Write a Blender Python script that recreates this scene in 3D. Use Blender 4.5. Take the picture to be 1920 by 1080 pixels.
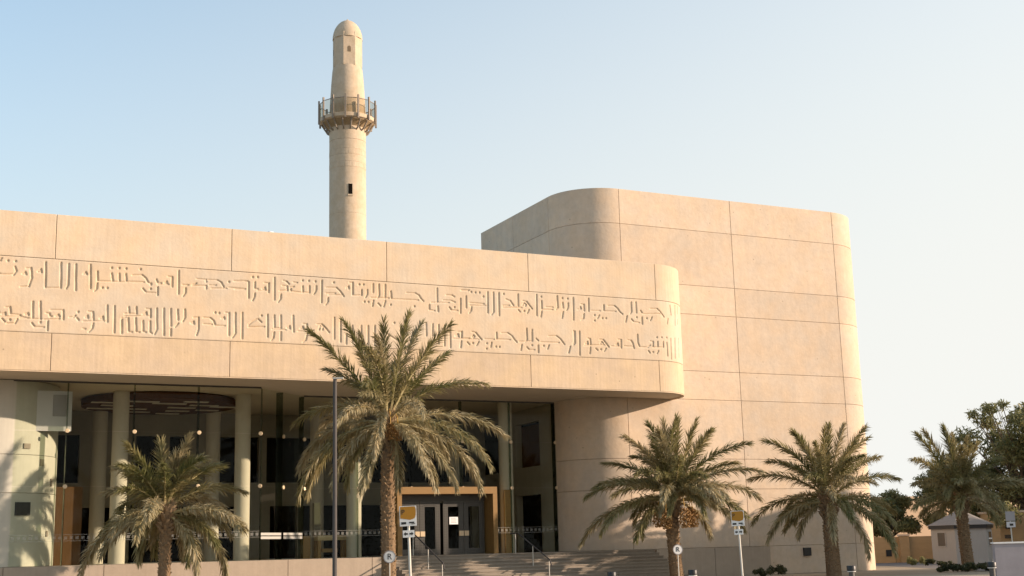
import bpy, bmesh, math, random
import numpy as np
from mathutils import Vector, Matrix

random.seed(7); np.random.seed(7)
R = math.radians
for o in list(bpy.data.objects): bpy.data.objects.remove(o)
scn = bpy.context.scene
col = scn.collection
EYE = 1.62

# ------------------------------------------------------------------ camera
cam_d = bpy.data.cameras.new('camera'); cam = bpy.data.objects.new('camera', cam_d); col.objects.link(cam)
cam_d.sensor_width = 36.0; cam_d.lens = 36.0 * 2433.12 / 1920.0; cam_d.clip_end = 5000; cam_d.clip_start = .1
PIT, ROL = R(11.31547), R(1.49416)
f_ = Vector((0, math.cos(PIT), math.sin(PIT))); r0 = Vector((1, 0, 0)); u0 = Vector((0, -math.sin(PIT), math.cos(PIT)))
rt = r0*math.cos(ROL) - u0*math.sin(ROL); up = r0*math.sin(ROL) + u0*math.cos(ROL)
m = Matrix((rt, up, -f_)).transposed().to_4x4(); m.translation = Vector((0, 0, EYE))
cam.matrix_world = m
scn.camera = cam

# ------------------------------------------------------------------ light
SUN_EL, SUN_AZ = 14.6, -4.0            # azimuth measured from +X towards +Y
w = bpy.data.worlds.new('World'); scn.world = w; w.use_nodes = True
nt = w.node_tree; nt.nodes.clear()
sky = nt.nodes.new('ShaderNodeTexSky'); sky.sky_type = 'NISHITA'; sky.sun_disc = False
sky.sun_elevation = R(SUN_EL); sky.sun_rotation = R(90 - SUN_AZ)
sky.altitude = 0; sky.air_density = 1.0; sky.dust_density = 5.5; sky.ozone_density = 1.5
bg = nt.nodes.new('ShaderNodeBackground'); bg.inputs[1].default_value = 0.15
ow = nt.nodes.new('ShaderNodeOutputWorld')
# hazy desert air: pale veil that thickens towards the horizon and towards the sun's side, all round the sky
wtc = nt.nodes.new('ShaderNodeTexCoord'); wn = nt.nodes.new('ShaderNodeVectorMath'); wn.operation = 'NORMALIZE'; nt.links.new(wtc.outputs['Generated'], wn.inputs[0])
wd = nt.nodes.new('ShaderNodeVectorMath'); wd.operation = 'DOT_PRODUCT'; nt.links.new(wn.outputs[0], wd.inputs[0]); wd.inputs[1].default_value = (.46*math.cos(R(SUN_AZ)), .46*math.sin(R(SUN_AZ)), -1.1)
wa = nt.nodes.new('ShaderNodeMapRange'); wa.interpolation_type = 'SMOOTHSTEP'; wa.inputs[1].default_value = -.87; wa.inputs[2].default_value = .04; nt.links.new(wd.outputs['Value'], wa.inputs[0])
wm = nt.nodes.new('ShaderNodeMix'); wm.data_type = 'RGBA'; nt.links.new(wa.outputs[0], wm.inputs[0]); wsc = nt.nodes.new('ShaderNodeVectorMath'); wsc.operation = 'MULTIPLY'; wsc.inputs[1].default_value = (.83, .91, .87); nt.links.new(sky.outputs[0], wsc.inputs[0]); nt.links.new(wsc.outputs[0], wm.inputs[6]); wm.inputs[7].default_value = (2.12, 2.12, 2.03, 1)
nt.links.new(wm.outputs[2], bg.inputs[0]); nt.links.new(bg.outputs[0], ow.inputs[0])
sl = bpy.data.lights.new('sun', 'SUN'); sl.energy = 2.5; sl.angle = R(0.6); sl.color = (1.0, .785, .61)
so = bpy.data.objects.new('sun', sl); col.objects.link(so)
sd = Vector((math.cos(R(SUN_EL))*math.cos(R(SUN_AZ)), math.cos(R(SUN_EL))*math.sin(R(SUN_AZ)), math.sin(R(SUN_EL))))
so.rotation_euler = sd.to_track_quat('Z', 'Y').to_euler()
vs = scn.view_settings; vs.view_transform = 'Standard'; vs.look = 'None'; vs.gamma = 1; vs.use_curve_mapping = False
vs.exposure = 1.55

# ------------------------------------------------------------------ materials
def mat(name, base, rough=.8, spec=.3, var=0.0, vscale=3.0, stretch=(1, 1, 1), bump=0.0, bscale=20, metal=0, objrand=0.0, c2=None, stain=0.0, pits=False, streak=9.0, sfac=1.0):
    M = bpy.data.materials.new(name); M.use_nodes = True; n = M.node_tree; N = n.nodes; L = n.links
    b = N['Principled BSDF']; b.inputs['Roughness'].default_value = rough; b.inputs['Specular IOR Level'].default_value = spec
    b.inputs['Metallic'].default_value = metal
    tc = N.new('ShaderNodeTexCoord'); mp = N.new('ShaderNodeMapping'); mp.inputs['Scale'].default_value = stretch
    L.new(tc.outputs['Object'], mp.inputs[0])
    rgb = N.new('ShaderNodeRGB'); rgb.outputs[0].default_value = (*base, 1); out = rgb.outputs[0]
    def mul(out, fac_socket, lo, hi):
        mr = N.new('ShaderNodeMapRange'); mr.inputs[1].default_value = .25; mr.inputs[2].default_value = .75
        mr.inputs[3].default_value = lo; mr.inputs[4].default_value = hi; L.new(fac_socket, mr.inputs[0])
        mx = N.new('ShaderNodeVectorMath'); mx.operation = 'SCALE'; L.new(out, mx.inputs[0]); L.new(mr.outputs[0], mx.inputs['Scale'])
        return mx.outputs[0]
    if c2 is not None:
        nz = N.new('ShaderNodeTexNoise'); nz.inputs['Scale'].default_value = vscale*.35; nz.inputs['Detail'].default_value = 5; L.new(tc.outputs['Object'], nz.inputs[0])
        cr = N.new('ShaderNodeMapRange'); cr.inputs[1].default_value = .35; cr.inputs[2].default_value = .65; L.new(nz.outputs[0], cr.inputs[0])
        mx = N.new('ShaderNodeMix'); mx.data_type = 'RGBA'; L.new(cr.outputs[0], mx.inputs[0]); L.new(out, mx.inputs[6]); mx.inputs[7].default_value = (*c2, 1); out = mx.outputs[2]
    if var > 0:
        nz = N.new('ShaderNodeTexNoise'); nz.inputs['Scale'].default_value = vscale; nz.inputs['Detail'].default_value = 8; nz.inputs['Roughness'].default_value = .65
        L.new(mp.outputs[0], nz.inputs[0]); out = mul(out, nz.outputs[0], 1-var, 1+var)
    if stain > 0:
        m2 = N.new('ShaderNodeMapping'); m2.inputs['Scale'].default_value = (streak, streak, .35); L.new(tc.outputs['Object'], m2.inputs[0])
        nz = N.new('ShaderNodeTexNoise'); nz.inputs['Scale'].default_value = 1.0; nz.inputs['Detail'].default_value = 6; L.new(m2.outputs[0], nz.inputs[0])
        out = mul(out, nz.outputs[0], 1-stain*sfac, 1+stain*.6*sfac)
        nz = N.new('ShaderNodeTexNoise'); nz.inputs['Scale'].default_value = .45; nz.inputs['Detail'].default_value = 7; nz.inputs['Roughness'].default_value = .62; L.new(tc.outputs['Object'], nz.inputs[0])
        out = mul(out, nz.outputs[0], 1-stain*.8, 1+stain*.5)
    if pits:
        vo = N.new('ShaderNodeTexVoronoi'); vo.inputs['Scale'].default_value = 1.6; L.new(tc.outputs['Object'], vo.inputs[0])
        mr = N.new('ShaderNodeMapRange'); mr.inputs[1].default_value = .03; mr.inputs[2].default_value = .07; mr.inputs[3].default_value = .62; mr.inputs[4].default_value = 1
        L.new(vo.outputs['Distance'], mr.inputs[0])
        mx = N.new('ShaderNodeVectorMath'); mx.operation = 'SCALE'; L.new(out, mx.inputs[0]); L.new(mr.outputs[0], mx.inputs['Scale']); out = mx.outputs[0]
    if objrand > 0:
        oi = N.new('ShaderNodeObjectInfo'); mr = N.new('ShaderNodeMapRange'); mr.inputs[3].default_value = 1-objrand; mr.inputs[4].default_value = 1+objrand
        L.new(oi.outputs['Random'], mr.inputs[0]); mx = N.new('ShaderNodeVectorMath'); mx.operation = 'SCALE'; L.new(out, mx.inputs[0]); L.new(mr.outputs[0], mx.inputs['Scale']); out = mx.outputs[0]
    L.new(out, b.inputs['Base Color'])
    if bump > 0:
        nz = N.new('ShaderNodeTexNoise'); nz.inputs['Scale'].default_value = bscale; nz.inputs['Detail'].default_value = 6; L.new(mp.outputs[0], nz.inputs[0])
        bp = N.new('ShaderNodeBump'); bp.inputs['Strength'].default_value = bump; bp.inputs['Distance'].default_value = .03
        L.new(nz.outputs[0], bp.inputs['Height']); L.new(bp.outputs[0], b.inputs['Normal'])
    return M
SAND = (.58, .48, .365)
M_conc = mat('sandstone_concrete', SAND, .9, .15, .07, 2.2, (1, 1, 1), .25, 9, c2=(.62, .475, .325), stain=.11, objrand=.045, sfac=.7)
M_block = mat('sandstone_block', (.57, .465, .36), .9, .15, .09, 3.2, (1, 1, 1), .3, 7, c2=(.60, .465, .335), stain=.13, objrand=.05, streak=3.0, sfac=.35, pits=True)
M_concp = mat('sandstone_concrete_pitted', (.54, .42, .30), .9, .15, .08, 2.2, (1, 1, 1), .25, 9, c2=(.59, .445, .29), stain=.09, pits=True, objrand=.03)
M_core = mat('joint_mortar', (.42, .32, .22), .95, .1, .1, 5)
M_soff = mat('soffit_render', (.58, .50, .40), .85, .2, .05, 1.0)
M_col = mat('column_concrete', (.50, .45, .37), .75, .3, .06, 4, (1, 1, .4), .1, 20)
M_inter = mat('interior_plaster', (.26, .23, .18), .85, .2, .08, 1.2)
M_dark = mat('dark_recess', (.012, .010, .008), 1.0, 0)  # near black: the darkness of unlit rooms and slots is put into the colour
M_floor = mat('stone_floor', (.42, .36, .28), .55, .4, .08, 2)
M_step = mat('step_stone', (.27, .225, .175), .8, .3, .12, 4, (1, 1, 1), .2, 25, objrand=.07)
M_plant = mat('planter_stone', (.40, .325, .25), .9, .2, .08, 2.5, stain=.06, bump=.2, bscale=12, objrand=.03)
M_wood = mat('oak_wood', (.27, .155, .05), .5, .4, .16, 5, (1, 1, 8), .1, 20)
M_woodd = mat('dark_walnut', (.085, .036, .014), .85, .08, .25, 3, (3, 3, 1))
M_ringslot = mat('pale_slot', (.55, .5, .42), .6)  # pale paint in place of the light of the ceiling slots
M_grey = mat('grey_metal_door', (.085, .08, .07), .45, .5, .08, 8, metal=.3)
M_stud = mat('stud_dark', (.04, .035, .03), .4, .5)
M_tan = mat('brushed_brass', (.65, .50, .32), .4, .5, .08, 20, metal=.25)
M_chrome = mat('bright_steel', (.62, .58, .5), .35, .5, .05, 20, metal=.6)
M_white = mat('white_paint', (.78, .76, .72), .55, .4, .03, 8)
M_paper = mat('white_paper', (.85, .85, .85), .8, .2)
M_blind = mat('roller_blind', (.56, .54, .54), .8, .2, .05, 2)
M_blindd = mat('grey_cloth', (.32, .30, .30), .8, .2, .05, 2)
M_orange = mat('orange_sign_paint', (.42, .19, .012), .5, .4, .05, 10)
M_black = mat('black_paint', (.015, .014, .013), .45, .5, .1, 8)
M_pole = mat('grey_pole_paint', (.085, .077, .072), .75, .2, .1, 10)
M_polew = mat('galvanised_pole', (.58, .55, .48), .5, .5, .08, 12)
M_min = mat('minaret_stone', (.56, .45, .33), .9, .15, .10, 4, (1, 1, 1), .4, 6, c2=(.52, .405, .28), stain=.05, objrand=.02)
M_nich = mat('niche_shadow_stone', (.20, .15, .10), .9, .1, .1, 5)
M_under = mat('brown_timber', (.36, .26, .15), .7, .3, .15, 6)
M_mincore = mat('minaret_joint', (.30, .225, .15), .95, .1, .1, 5)
M_bronze = mat('weathered_timber', (.26, .215, .17), .7, .3, .2, 6)
M_ground = mat('paving_sand', (.36, .29, .21), .95, .1, .12, .6, c2=(.30, .245, .175))
M_road = mat('asphalt', (.055, .052, .05), .9, .2, .2, 2, bump=.2, bscale=60)
M_line = mat('road_paint', (.75, .74, .70), .7, .2, .08, 5)
M_kerb = mat('kerb_concrete', (.40, .38, .34), .85, .2, .1, 4, objrand=.08)
M_bgw = mat('limewashed_wall', (.66, .50, .36), .95, .1, .07, .8)
M_bgw2 = mat('ochre_wall', (.44, .29, .15), .95, .1, .10, 1.2, (1, 1, 3))
M_kiosk = mat('cream_board', (.34, .33, .31), .8, .2, .06, 3, (5, 5, .6))
M_kroof = mat('grey_shingle', (.24, .215, .19), .85, .2, .12, 5)
M_kwin = mat('tinted_window', (.07, .055, .04), .15, .6)
M_hoard = mat('mauve_grey_block', (.33, .30, .31), .9, .2, .12, 2.5)
M_bark = mat('tree_bark', (.13, .10, .07), .95, .1, .3, 8, (1, 1, .3), .5, 20)
M_trunk = mat('palm_trunk', (.20, .135, .08), .95, .1, .35, 9, (1, 1, 1), .5, 25)
M_boot = mat('palm_boot', (.27, .19, .115), .95, .1, .3, 9)
M_date = mat('date_fruit', (.34, .19, .065), .6, .4, .3, 30)
M_stalk = mat('date_stalk', (.45, .27, .06), .6, .3, .2, 9)

def leafmat(name, a, b2, trans=.25, rough=.5, hs=1.2):
    M = bpy.data.materials.new(name); M.use_nodes = True; n = M.node_tree; N = n.nodes; L = n.links
    b = N['Principled BSDF']; b.inputs['Roughness'].default_value = rough; b.inputs['Specular IOR Level'].default_value = .45
    tc = N.new('ShaderNodeTexCoord'); nz = N.new('ShaderNodeTexNoise'); nz.inputs['Scale'].default_value = hs; nz.inputs['Detail'].default_value = 6; L.new(tc.outputs['Object'], nz.inputs[0])
    mr = N.new('ShaderNodeMapRange'); mr.inputs[1].default_value = .33; mr.inputs[2].default_value = .67; L.new(nz.outputs[0], mr.inputs[0])
    oi = N.new('ShaderNodeObjectInfo'); ad = N.new('ShaderNodeMath'); ad.operation = 'MULTIPLY_ADD'; L.new(oi.outputs['Random'], ad.inputs[0]); ad.inputs[1].default_value = .6
    sb = N.new('ShaderNodeMath'); sb.operation = 'SUBTRACT'; L.new(mr.outputs[0], sb.inputs[0]); sb.inputs[1].default_value = .3; L.new(sb.outputs[0], ad.inputs[2])
    mx = N.new('ShaderNodeMix'); mx.data_type = 'RGBA'; mx.clamp_factor = True; L.new(ad.outputs[0], mx.inputs[0]); mx.inputs[6].default_value = (*a, 1); mx.inputs[7].default_value = (*b2, 1)
    L.new(mx.outputs[2], b.inputs['Base Color'])
    tr = N.new('ShaderNodeBsdfTranslucent'); L.new(mx.outputs[2], tr.inputs[0])
    ms = N.new('ShaderNodeMixShader'); ms.inputs[0].default_value = trans; L.new(b.outputs[0], ms.inputs[1]); L.new(tr.outputs[0], ms.inputs[2])
    L.new(ms.outputs[0], N['Material Output'].inputs[0])
    return M
L_green = leafmat('palm_leaflet_green', (.17, .17, .06), (.36, .30, .15), .38)
L_tan = leafmat('palm_leaflet_dry', (.27, .235, .12), (.48, .40, .24), .3)
L_bush = leafmat('shrub_leaf', (.04, .05, .018), (.09, .09, .035), .25)
L_tree = leafmat('tree_leaf', (.12, .13, .045), (.25, .235, .10), .4, hs=.6)
L_red = leafmat('rusty_leaf', (.13, .07, .03), (.20, .12, .05), .3)
M_rach = mat('palm_rachis', (.36, .30, .15), .5, .4, .2, 6)

def glassmat(name, tint, ior=1.18, extra=0.0):
    M = bpy.data.materials.new(name); M.use_nodes = True; n = M.node_tree; N = n.nodes; L = n.links
    N.remove(N['Principled BSDF'])
    t = N.new('ShaderNodeBsdfTransparent'); t.inputs[0].default_value = (*tint, 1)
    g = N.new('ShaderNodeBsdfGlossy'); g.inputs['Roughness'].default_value = .015; g.inputs[0].default_value = (.9, .95, .9, 1)
    fr = N.new('ShaderNodeFresnel'); fr.inputs[0].default_value = ior
    ge = N.new('ShaderNodeNewGeometry'); sub = N.new('ShaderNodeMath'); sub.operation = 'SUBTRACT'; sub.inputs[0].default_value = 1; L.new(ge.outputs['Backfacing'], sub.inputs[1])
    mu = N.new('ShaderNodeMath'); mu.operation = 'MULTIPLY'; L.new(sub.outputs[0], mu.inputs[0]); L.new(fr.outputs[0], mu.inputs[1])
    ms = N.new('ShaderNodeMixShader'); L.new(mu.outputs[0], ms.inputs[0]); L.new(t.outputs[0], ms.inputs[1]); L.new(g.outputs[0], ms.inputs[2])
    L.new(ms.outputs[0], N['Material Output'].inputs[0])
    return M
M_glass = glassmat('clear_glass', (.93, .945, .91))
M_fin = glassmat('glass_edge', (.50, .54, .47))
M_rail = glassmat('railing_glass', (.86, .84, .79), 1.3)
def fritmat(nm, DENS):
    M = bpy.data.materials.new(nm); M.use_nodes = True; n = M.node_tree; N = n.nodes; L = n.links
    b = N['Principled BSDF']; b.inputs['Base Color'].default_value = (.7, .68, .62, 1); b.inputs['Roughness'].default_value = .6
    t = N.new('ShaderNodeBsdfTransparent'); ms = N.new('ShaderNodeMixShader'); ms.inputs[0].default_value = DENS
    L.new(t.outputs[0], ms.inputs[1]); L.new(b.outputs[0], ms.inputs[2]); L.new(ms.outputs[0], N['Material Output'].inputs[0])
    return M
M_frit = fritmat('white_frit', .55); M_frit2 = fritmat('thin_frit', .22)

# ------------------------------------------------------------------ mesh helpers
class MB:
    def __init__(s): s.v = []; s.f = []
    def add(s, vs, fs):
        k = len(s.v); s.v += [tuple(v) for v in vs]; s.f += [tuple(i+k for i in f) for f in fs]
    def box(s, x0, x1, y0, y1, z0, z1, rz=0, c=None):
        vs = [(x, y, z) for z in (z0, z1) for y in (y0, y1) for x in (x0, x1)]
        if rz:
            cx, cy = c or (0, 0); ca, sa = math.cos(rz), math.sin(rz)
            vs = [(cx+(x-cx)*ca-(y-cy)*sa, cy+(x-cx)*sa+(y-cy)*ca, z) for x, y, z in vs]
        s.add(vs, [(0, 2, 3, 1), (4, 5, 7, 6), (0, 1, 5, 4), (2, 6, 7, 3), (0, 4, 6, 2), (1, 3, 7, 5)])
        return s
    def tube(s, pts, rads, n=8, cap=True):
        pts = [Vector(p) for p in pts]; vs = []
        if not hasattr(rads, '__len__'): rads = [rads]*len(pts)
        for i, p in enumerate(pts):
            t = (pts[min(i+1, len(pts)-1)] - pts[max(i-1, 0)]).normalized()
            a = t.cross(Vector((0, 0, 1)))
            if a.length < 1e-3: a = Vector((1, 0, 0))
            a.normalize(); b = t.cross(a)
            for k in range(n):
                g = 2*math.pi*k/n; vs.append(p + (a*math.cos(g)+b*math.sin(g))*rads[i])
        fs = [(i*n+k, i*n+(k+1) % n, (i+1)*n+(k+1) % n, (i+1)*n+k) for i in range(len(pts)-1) for k in range(n)]
        if cap: fs += [tuple(range(n))[::-1], tuple((len(pts)-1)*n+k for k in range(n))]
        s.add(vs, fs); return s
    def lathe(s, prof, n=48, cx=0, cy=0, a0=0):
        vs = [(cx+r*math.cos(a0+2*math.pi*k/n), cy+r*math.sin(a0+2*math.pi*k/n), z) for r, z in prof for k in range(n)]
        fs = [(i*n+k, i*n+(k+1) % n, (i+1)*n+(k+1) % n, (i+1)*n+k) for i in range(len(prof)-1) for k in range(n)]
        fs += [tuple(range(n))[::-1], tuple((len(prof)-1)*n+k for k in range(n))]
        s.add(vs, fs); return s
    def mesh(s, name, mt, smooth=0):
        me = bpy.data.meshes.new(name); me.from_pydata(s.v, [], s.f); me.update()
        for q in (mt if isinstance(mt, (list, tuple)) else [mt]): me.materials.append(q)
        if smooth:
            me.polygons.foreach_set('use_smooth', [True]*len(me.polygons)); me.set_sharp_from_angle(angle=R(smooth))
        return me
    def build(s, name, mt, parent=None, smooth=0, kind=None):
        return link(name, s.mesh(name, mt, smooth), parent, kind)
def link(name, data, parent=None, kind=None):
    o = bpy.data.objects.new(name, data); col.objects.link(o)
    if parent: o.parent = parent
    if kind: o['kind'] = kind
    return o
def thing(name, label, cat, loc=(0, 0, 0), rz=0, group=None):
    o = bpy.data.objects.new(name, None); col.objects.link(o); o.location = loc; o.rotation_euler = (0, 0, rz)
    o.empty_display_size = .3
    o['label'] = label; o['category'] = cat
    if group: o['group'] = group
    return o
def tag(o, label, cat, group=None):
    o['label'] = label; o['category'] = cat
    if group: o['group'] = group
    return o
def copy_tree(src, loc=None, rz=None, label=None, scale=None):
    kids = {}
    for o in bpy.data.objects:
        if o.parent: kids.setdefault(o.parent.name, []).append(o)
    def rec(o, par):
        c = o.copy(); col.objects.link(c); c.parent = par
        for k in kids.get(o.name, []): rec(k, c)
        return c
    r = rec(src, None)
    if loc is not None: r.location = loc
    if rz is not None: r.rotation_euler = (0, 0, rz)
    if label: r['label'] = label
    if scale: r.scale = (scale,)*3
    return r
def text_mesh(body, size, mt, name, parent, loc, rot=(math.pi/2, 0, 0), ext=.004):
    cu = bpy.data.curves.new(name, 'FONT'); cu.body = body; cu.size = size; cu.extrude = ext; cu.align_x = 'CENTER'; cu.align_y = 'CENTER'
    to = bpy.data.objects.new(name, cu); col.objects.link(to)
    me = bpy.data.meshes.new_from_object(to.evaluated_get(bpy.context.evaluated_depsgraph_get()))
    bpy.data.objects.remove(to); me.materials.clear(); me.materials.append(mt)
    o = link(name, me, parent); o.location = loc; o.rotation_euler = rot; return o

# ------------------------------------------------------------------ ground, road
ALPHA = 1.116222; D0 = (-2.77, 55.0); BROT = math.pi/2 - ALPHA
dv = (math.sin(ALPHA), math.cos(ALPHA)); iv = (-dv[1], dv[0])
def W(s, v, z=0): return (D0[0]+dv[0]*s+iv[0]*v, D0[1]+dv[1]*s+iv[1]*v, z)
g = MB(); g.add([(-1500, -600, 0), (1500, -600, 0), (1500, 2500, 0), (-1500, 2500, 0)], [(0, 1, 2, 3)])
g.build('ground', M_ground, kind='structure')
g = MB(); g.add([(21.5, 58, .006), (90, 58, .006), (90, 87.5, .006), (21.5, 87.5, .006)], [(0, 1, 2, 3)]); g.build('pavement', mat('grey_paving', (.17, .15, .135), .9, .2, .12, 1.5), kind='structure')
g = MB(); g.add([(-300, 8, .004), (300, 8, .004), (300, 24, .004), (-300, 24, .004)], [(0, 1, 2, 3)]); g.build('road', M_road, kind='structure')
for y in (8.3, 23.7):
    g = MB(); g.add([(-300, y-.06, .008), (300, y-.06, .008), (300, y+.06, .008), (-300, y+.06, .008)], [(0, 1, 2, 3)]); g.build('road_marking', M_line, kind='structure')
g = MB()
for k in range(-40, 41): g.add([(k*6, 15.9, .008), (k*6+2.5, 15.9, .008), (k*6+2.5, 16.05, .008), (k*6, 16.05, .008)], [(0, 1, 2, 3)])
g.build('road_marking', M_line, kind='structure')
MB().box(-300, 300, 24.0, 24.25, 0, .14).build('kerb', M_kerb, kind='structure')
MB().box(-300, 300, 7.75, 8.0, 0, .14).build('kerb', M_kerb, kind='structure')

# ------------------------------------------------------------------ the library building (local axes: x along the beam, y inward, z up)
bld = thing('library_building', 'sand coloured concrete building with carved inscription beam over a glass entrance hall', 'building', (D0[0], D0[1], 0), BROT)
class Path:
    """polyline with one or more arcs, parametrised by length; returns point and outward normal"""
    def __init__(s, segs): s.segs = segs; s.len = sum(q[-1] for q in segs)
    def __call__(s, t):
        for q in s.segs:
            L = q[-1]
            if t <= L+1e-9 or q is s.segs[-1]:
                if q[0] == 'l':
                    _, x0, y0, ux, uy, _L = q; return (x0+ux*t, y0+uy*t), (uy, -ux)
                _, cx, cy, r, a0, _L = q; a = a0 + t/r; return (cx+r*math.cos(a), cy+r*math.sin(a)), (math.cos(a), math.sin(a))
            t -= L
def pts_between(path, a, b, step=.13):
    out = [a]; t = 0; 
    for q in path.segs:
        L = q[-1]
        if q[0] == 'a':
            n = max(2, int(L/step))
            out += [t+L*i/n for i in range(n+1) if a < t+L*i/n < b]
        else: out += [x for x in (t, t+L) if a < x < b]
        t += L
    out.append(b); out = sorted(out); res = [out[0]]
    for x in out[1:]:
        if x-res[-1] > 1e-3: res.append(x)
    return res
GAP, BEV, TH = .020, .012, .14
def panel(path, a, b, z0, z1, mt=None, name='concrete_panel', parent=bld, gap=GAP, off0=0.0):
    a += gap/2; b -= gap/2; z0 += gap*.35; z1 -= gap*.35
    ss = [a] + [x for x in pts_between(path, a+BEV, b-BEV)] + [b]
    zs = [z0, z0+BEV, z1-BEV, z1]; mb = MB(); n = len(ss)
    for j, z in enumerate(zs):
        for i, s in enumerate(ss):
            (x, y), (nx, ny) = path(s); o = off0 - (BEV*.8 if (i in (0, n-1) or j in (0, 3)) else 0)
            mb.v.append((x+nx*o, y+ny*o, z))
    for j in range(3):
        for i in range(n-1): mb.f.append((j*n+i, j*n+i+1, (j+1)*n+i+1, (j+1)*n+i))
    k = len(mb.v); ring = [(0, i) for i in range(n)] + [(1, n-1), (2, n-1)] + [(3, i) for i in range(n-1, -1, -1)] + [(2, 0), (1, 0)]
    for j, i in ring:
        (x, y), (nx, ny) = path(ss[i]); mb.v.append((x+nx*(off0-TH), y+ny*(off0-TH), zs[j]))
    for q in range(len(ring)):
        j, i = ring[q]; j2, i2 = ring[(q+1) % len(ring)]; q2 = (q+1) % len(ring)
        mb.f.append((j2*n+i2, j*n+i, k+q, k+q2))
    return mb.build(name, mt or M_conc, parent, smooth=25)
def prism(poly, z0, z1, mt, name, parent=bld, smooth=0):
    mb = MB(); n = len(poly); mb.v = [(x, y, z) for z in (z0, z1) for x, y in poly]
    mb.f = [tuple(range(n))[::-1], tuple(range(n, 2*n))] + [(i, (i+1) % n, n+(i+1) % n, n+i) for i in range(n)]
    return mb.build(name, mt, parent, smooth=smooth)
def offset_poly(path, off, step=.13):
    return [(p[0]+nrm[0]*off, p[1]+nrm[1]*off) for p, nrm in (path(t) for t in pts_between(path, 0, path.len, step))]
Z0 = EYE
ZT, ZG1, ZG2, ZB = 12.92+Z0, 11.17+Z0, 8.32+Z0, 6.89+Z0
RB = 2.45
# front beam
SL = -30.0
beam = Path([('l', SL, 0, 1, 0, 10.55-SL), ('a', 10.55, RB, RB, -math.pi/2, RB*math.pi/2), ('l', 10.55+RB, RB, 0, 1, .40)])
XE = 10.55-SL
joints = [SL, SL+.6, -22.8, -16.15, -9.43, -2.81, 3.9, 10.55]
joints = [SL, -22.8, -16.15, -9.43, -2.81, 3.9, 10.55]
for a, b in zip(joints[:-1], joints[1:]):
    panel(beam, a-SL, b-SL, ZG1, ZT); panel(beam, a-SL, b-SL, ZB, ZG2, M_concp)
panel(beam, XE, beam.len, ZG1, ZT); panel(beam, XE, beam.len, ZB, ZG2, M_concp)
poly = offset_poly(beam, -.10); poly += [(poly[-1][0], 13.4), (SL, 13.4)]
prism(poly[:-2] + [(poly[-3][0], 2.75), (SL, 2.75)], ZB+.06, ZT-.05, M_core, 'beam_core')
prism([(x, y) for x, y in poly[:-2]] + [(poly[-3][0], 2.75), (7.95, 2.75), (7.95, 15.9), (SL, 15.9)], ZB+.02, ZB+.058, M_soff, 'soffit')
# thin drip edge under the beam
prism([p for p in offset_poly(beam, -.02)] + [p for p in offset_poly(beam, -.16)][::-1], ZB-.03, ZB+.008, M_conc, 'drip_edge')
prism([(SL, .2), (10.5, .2), (12.4, 2.6), (7.95, 2.9), (7.95, 13.3), (SL, 13.3)], ZT-.5, ZT-.3, M_conc, 'roof')

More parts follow.
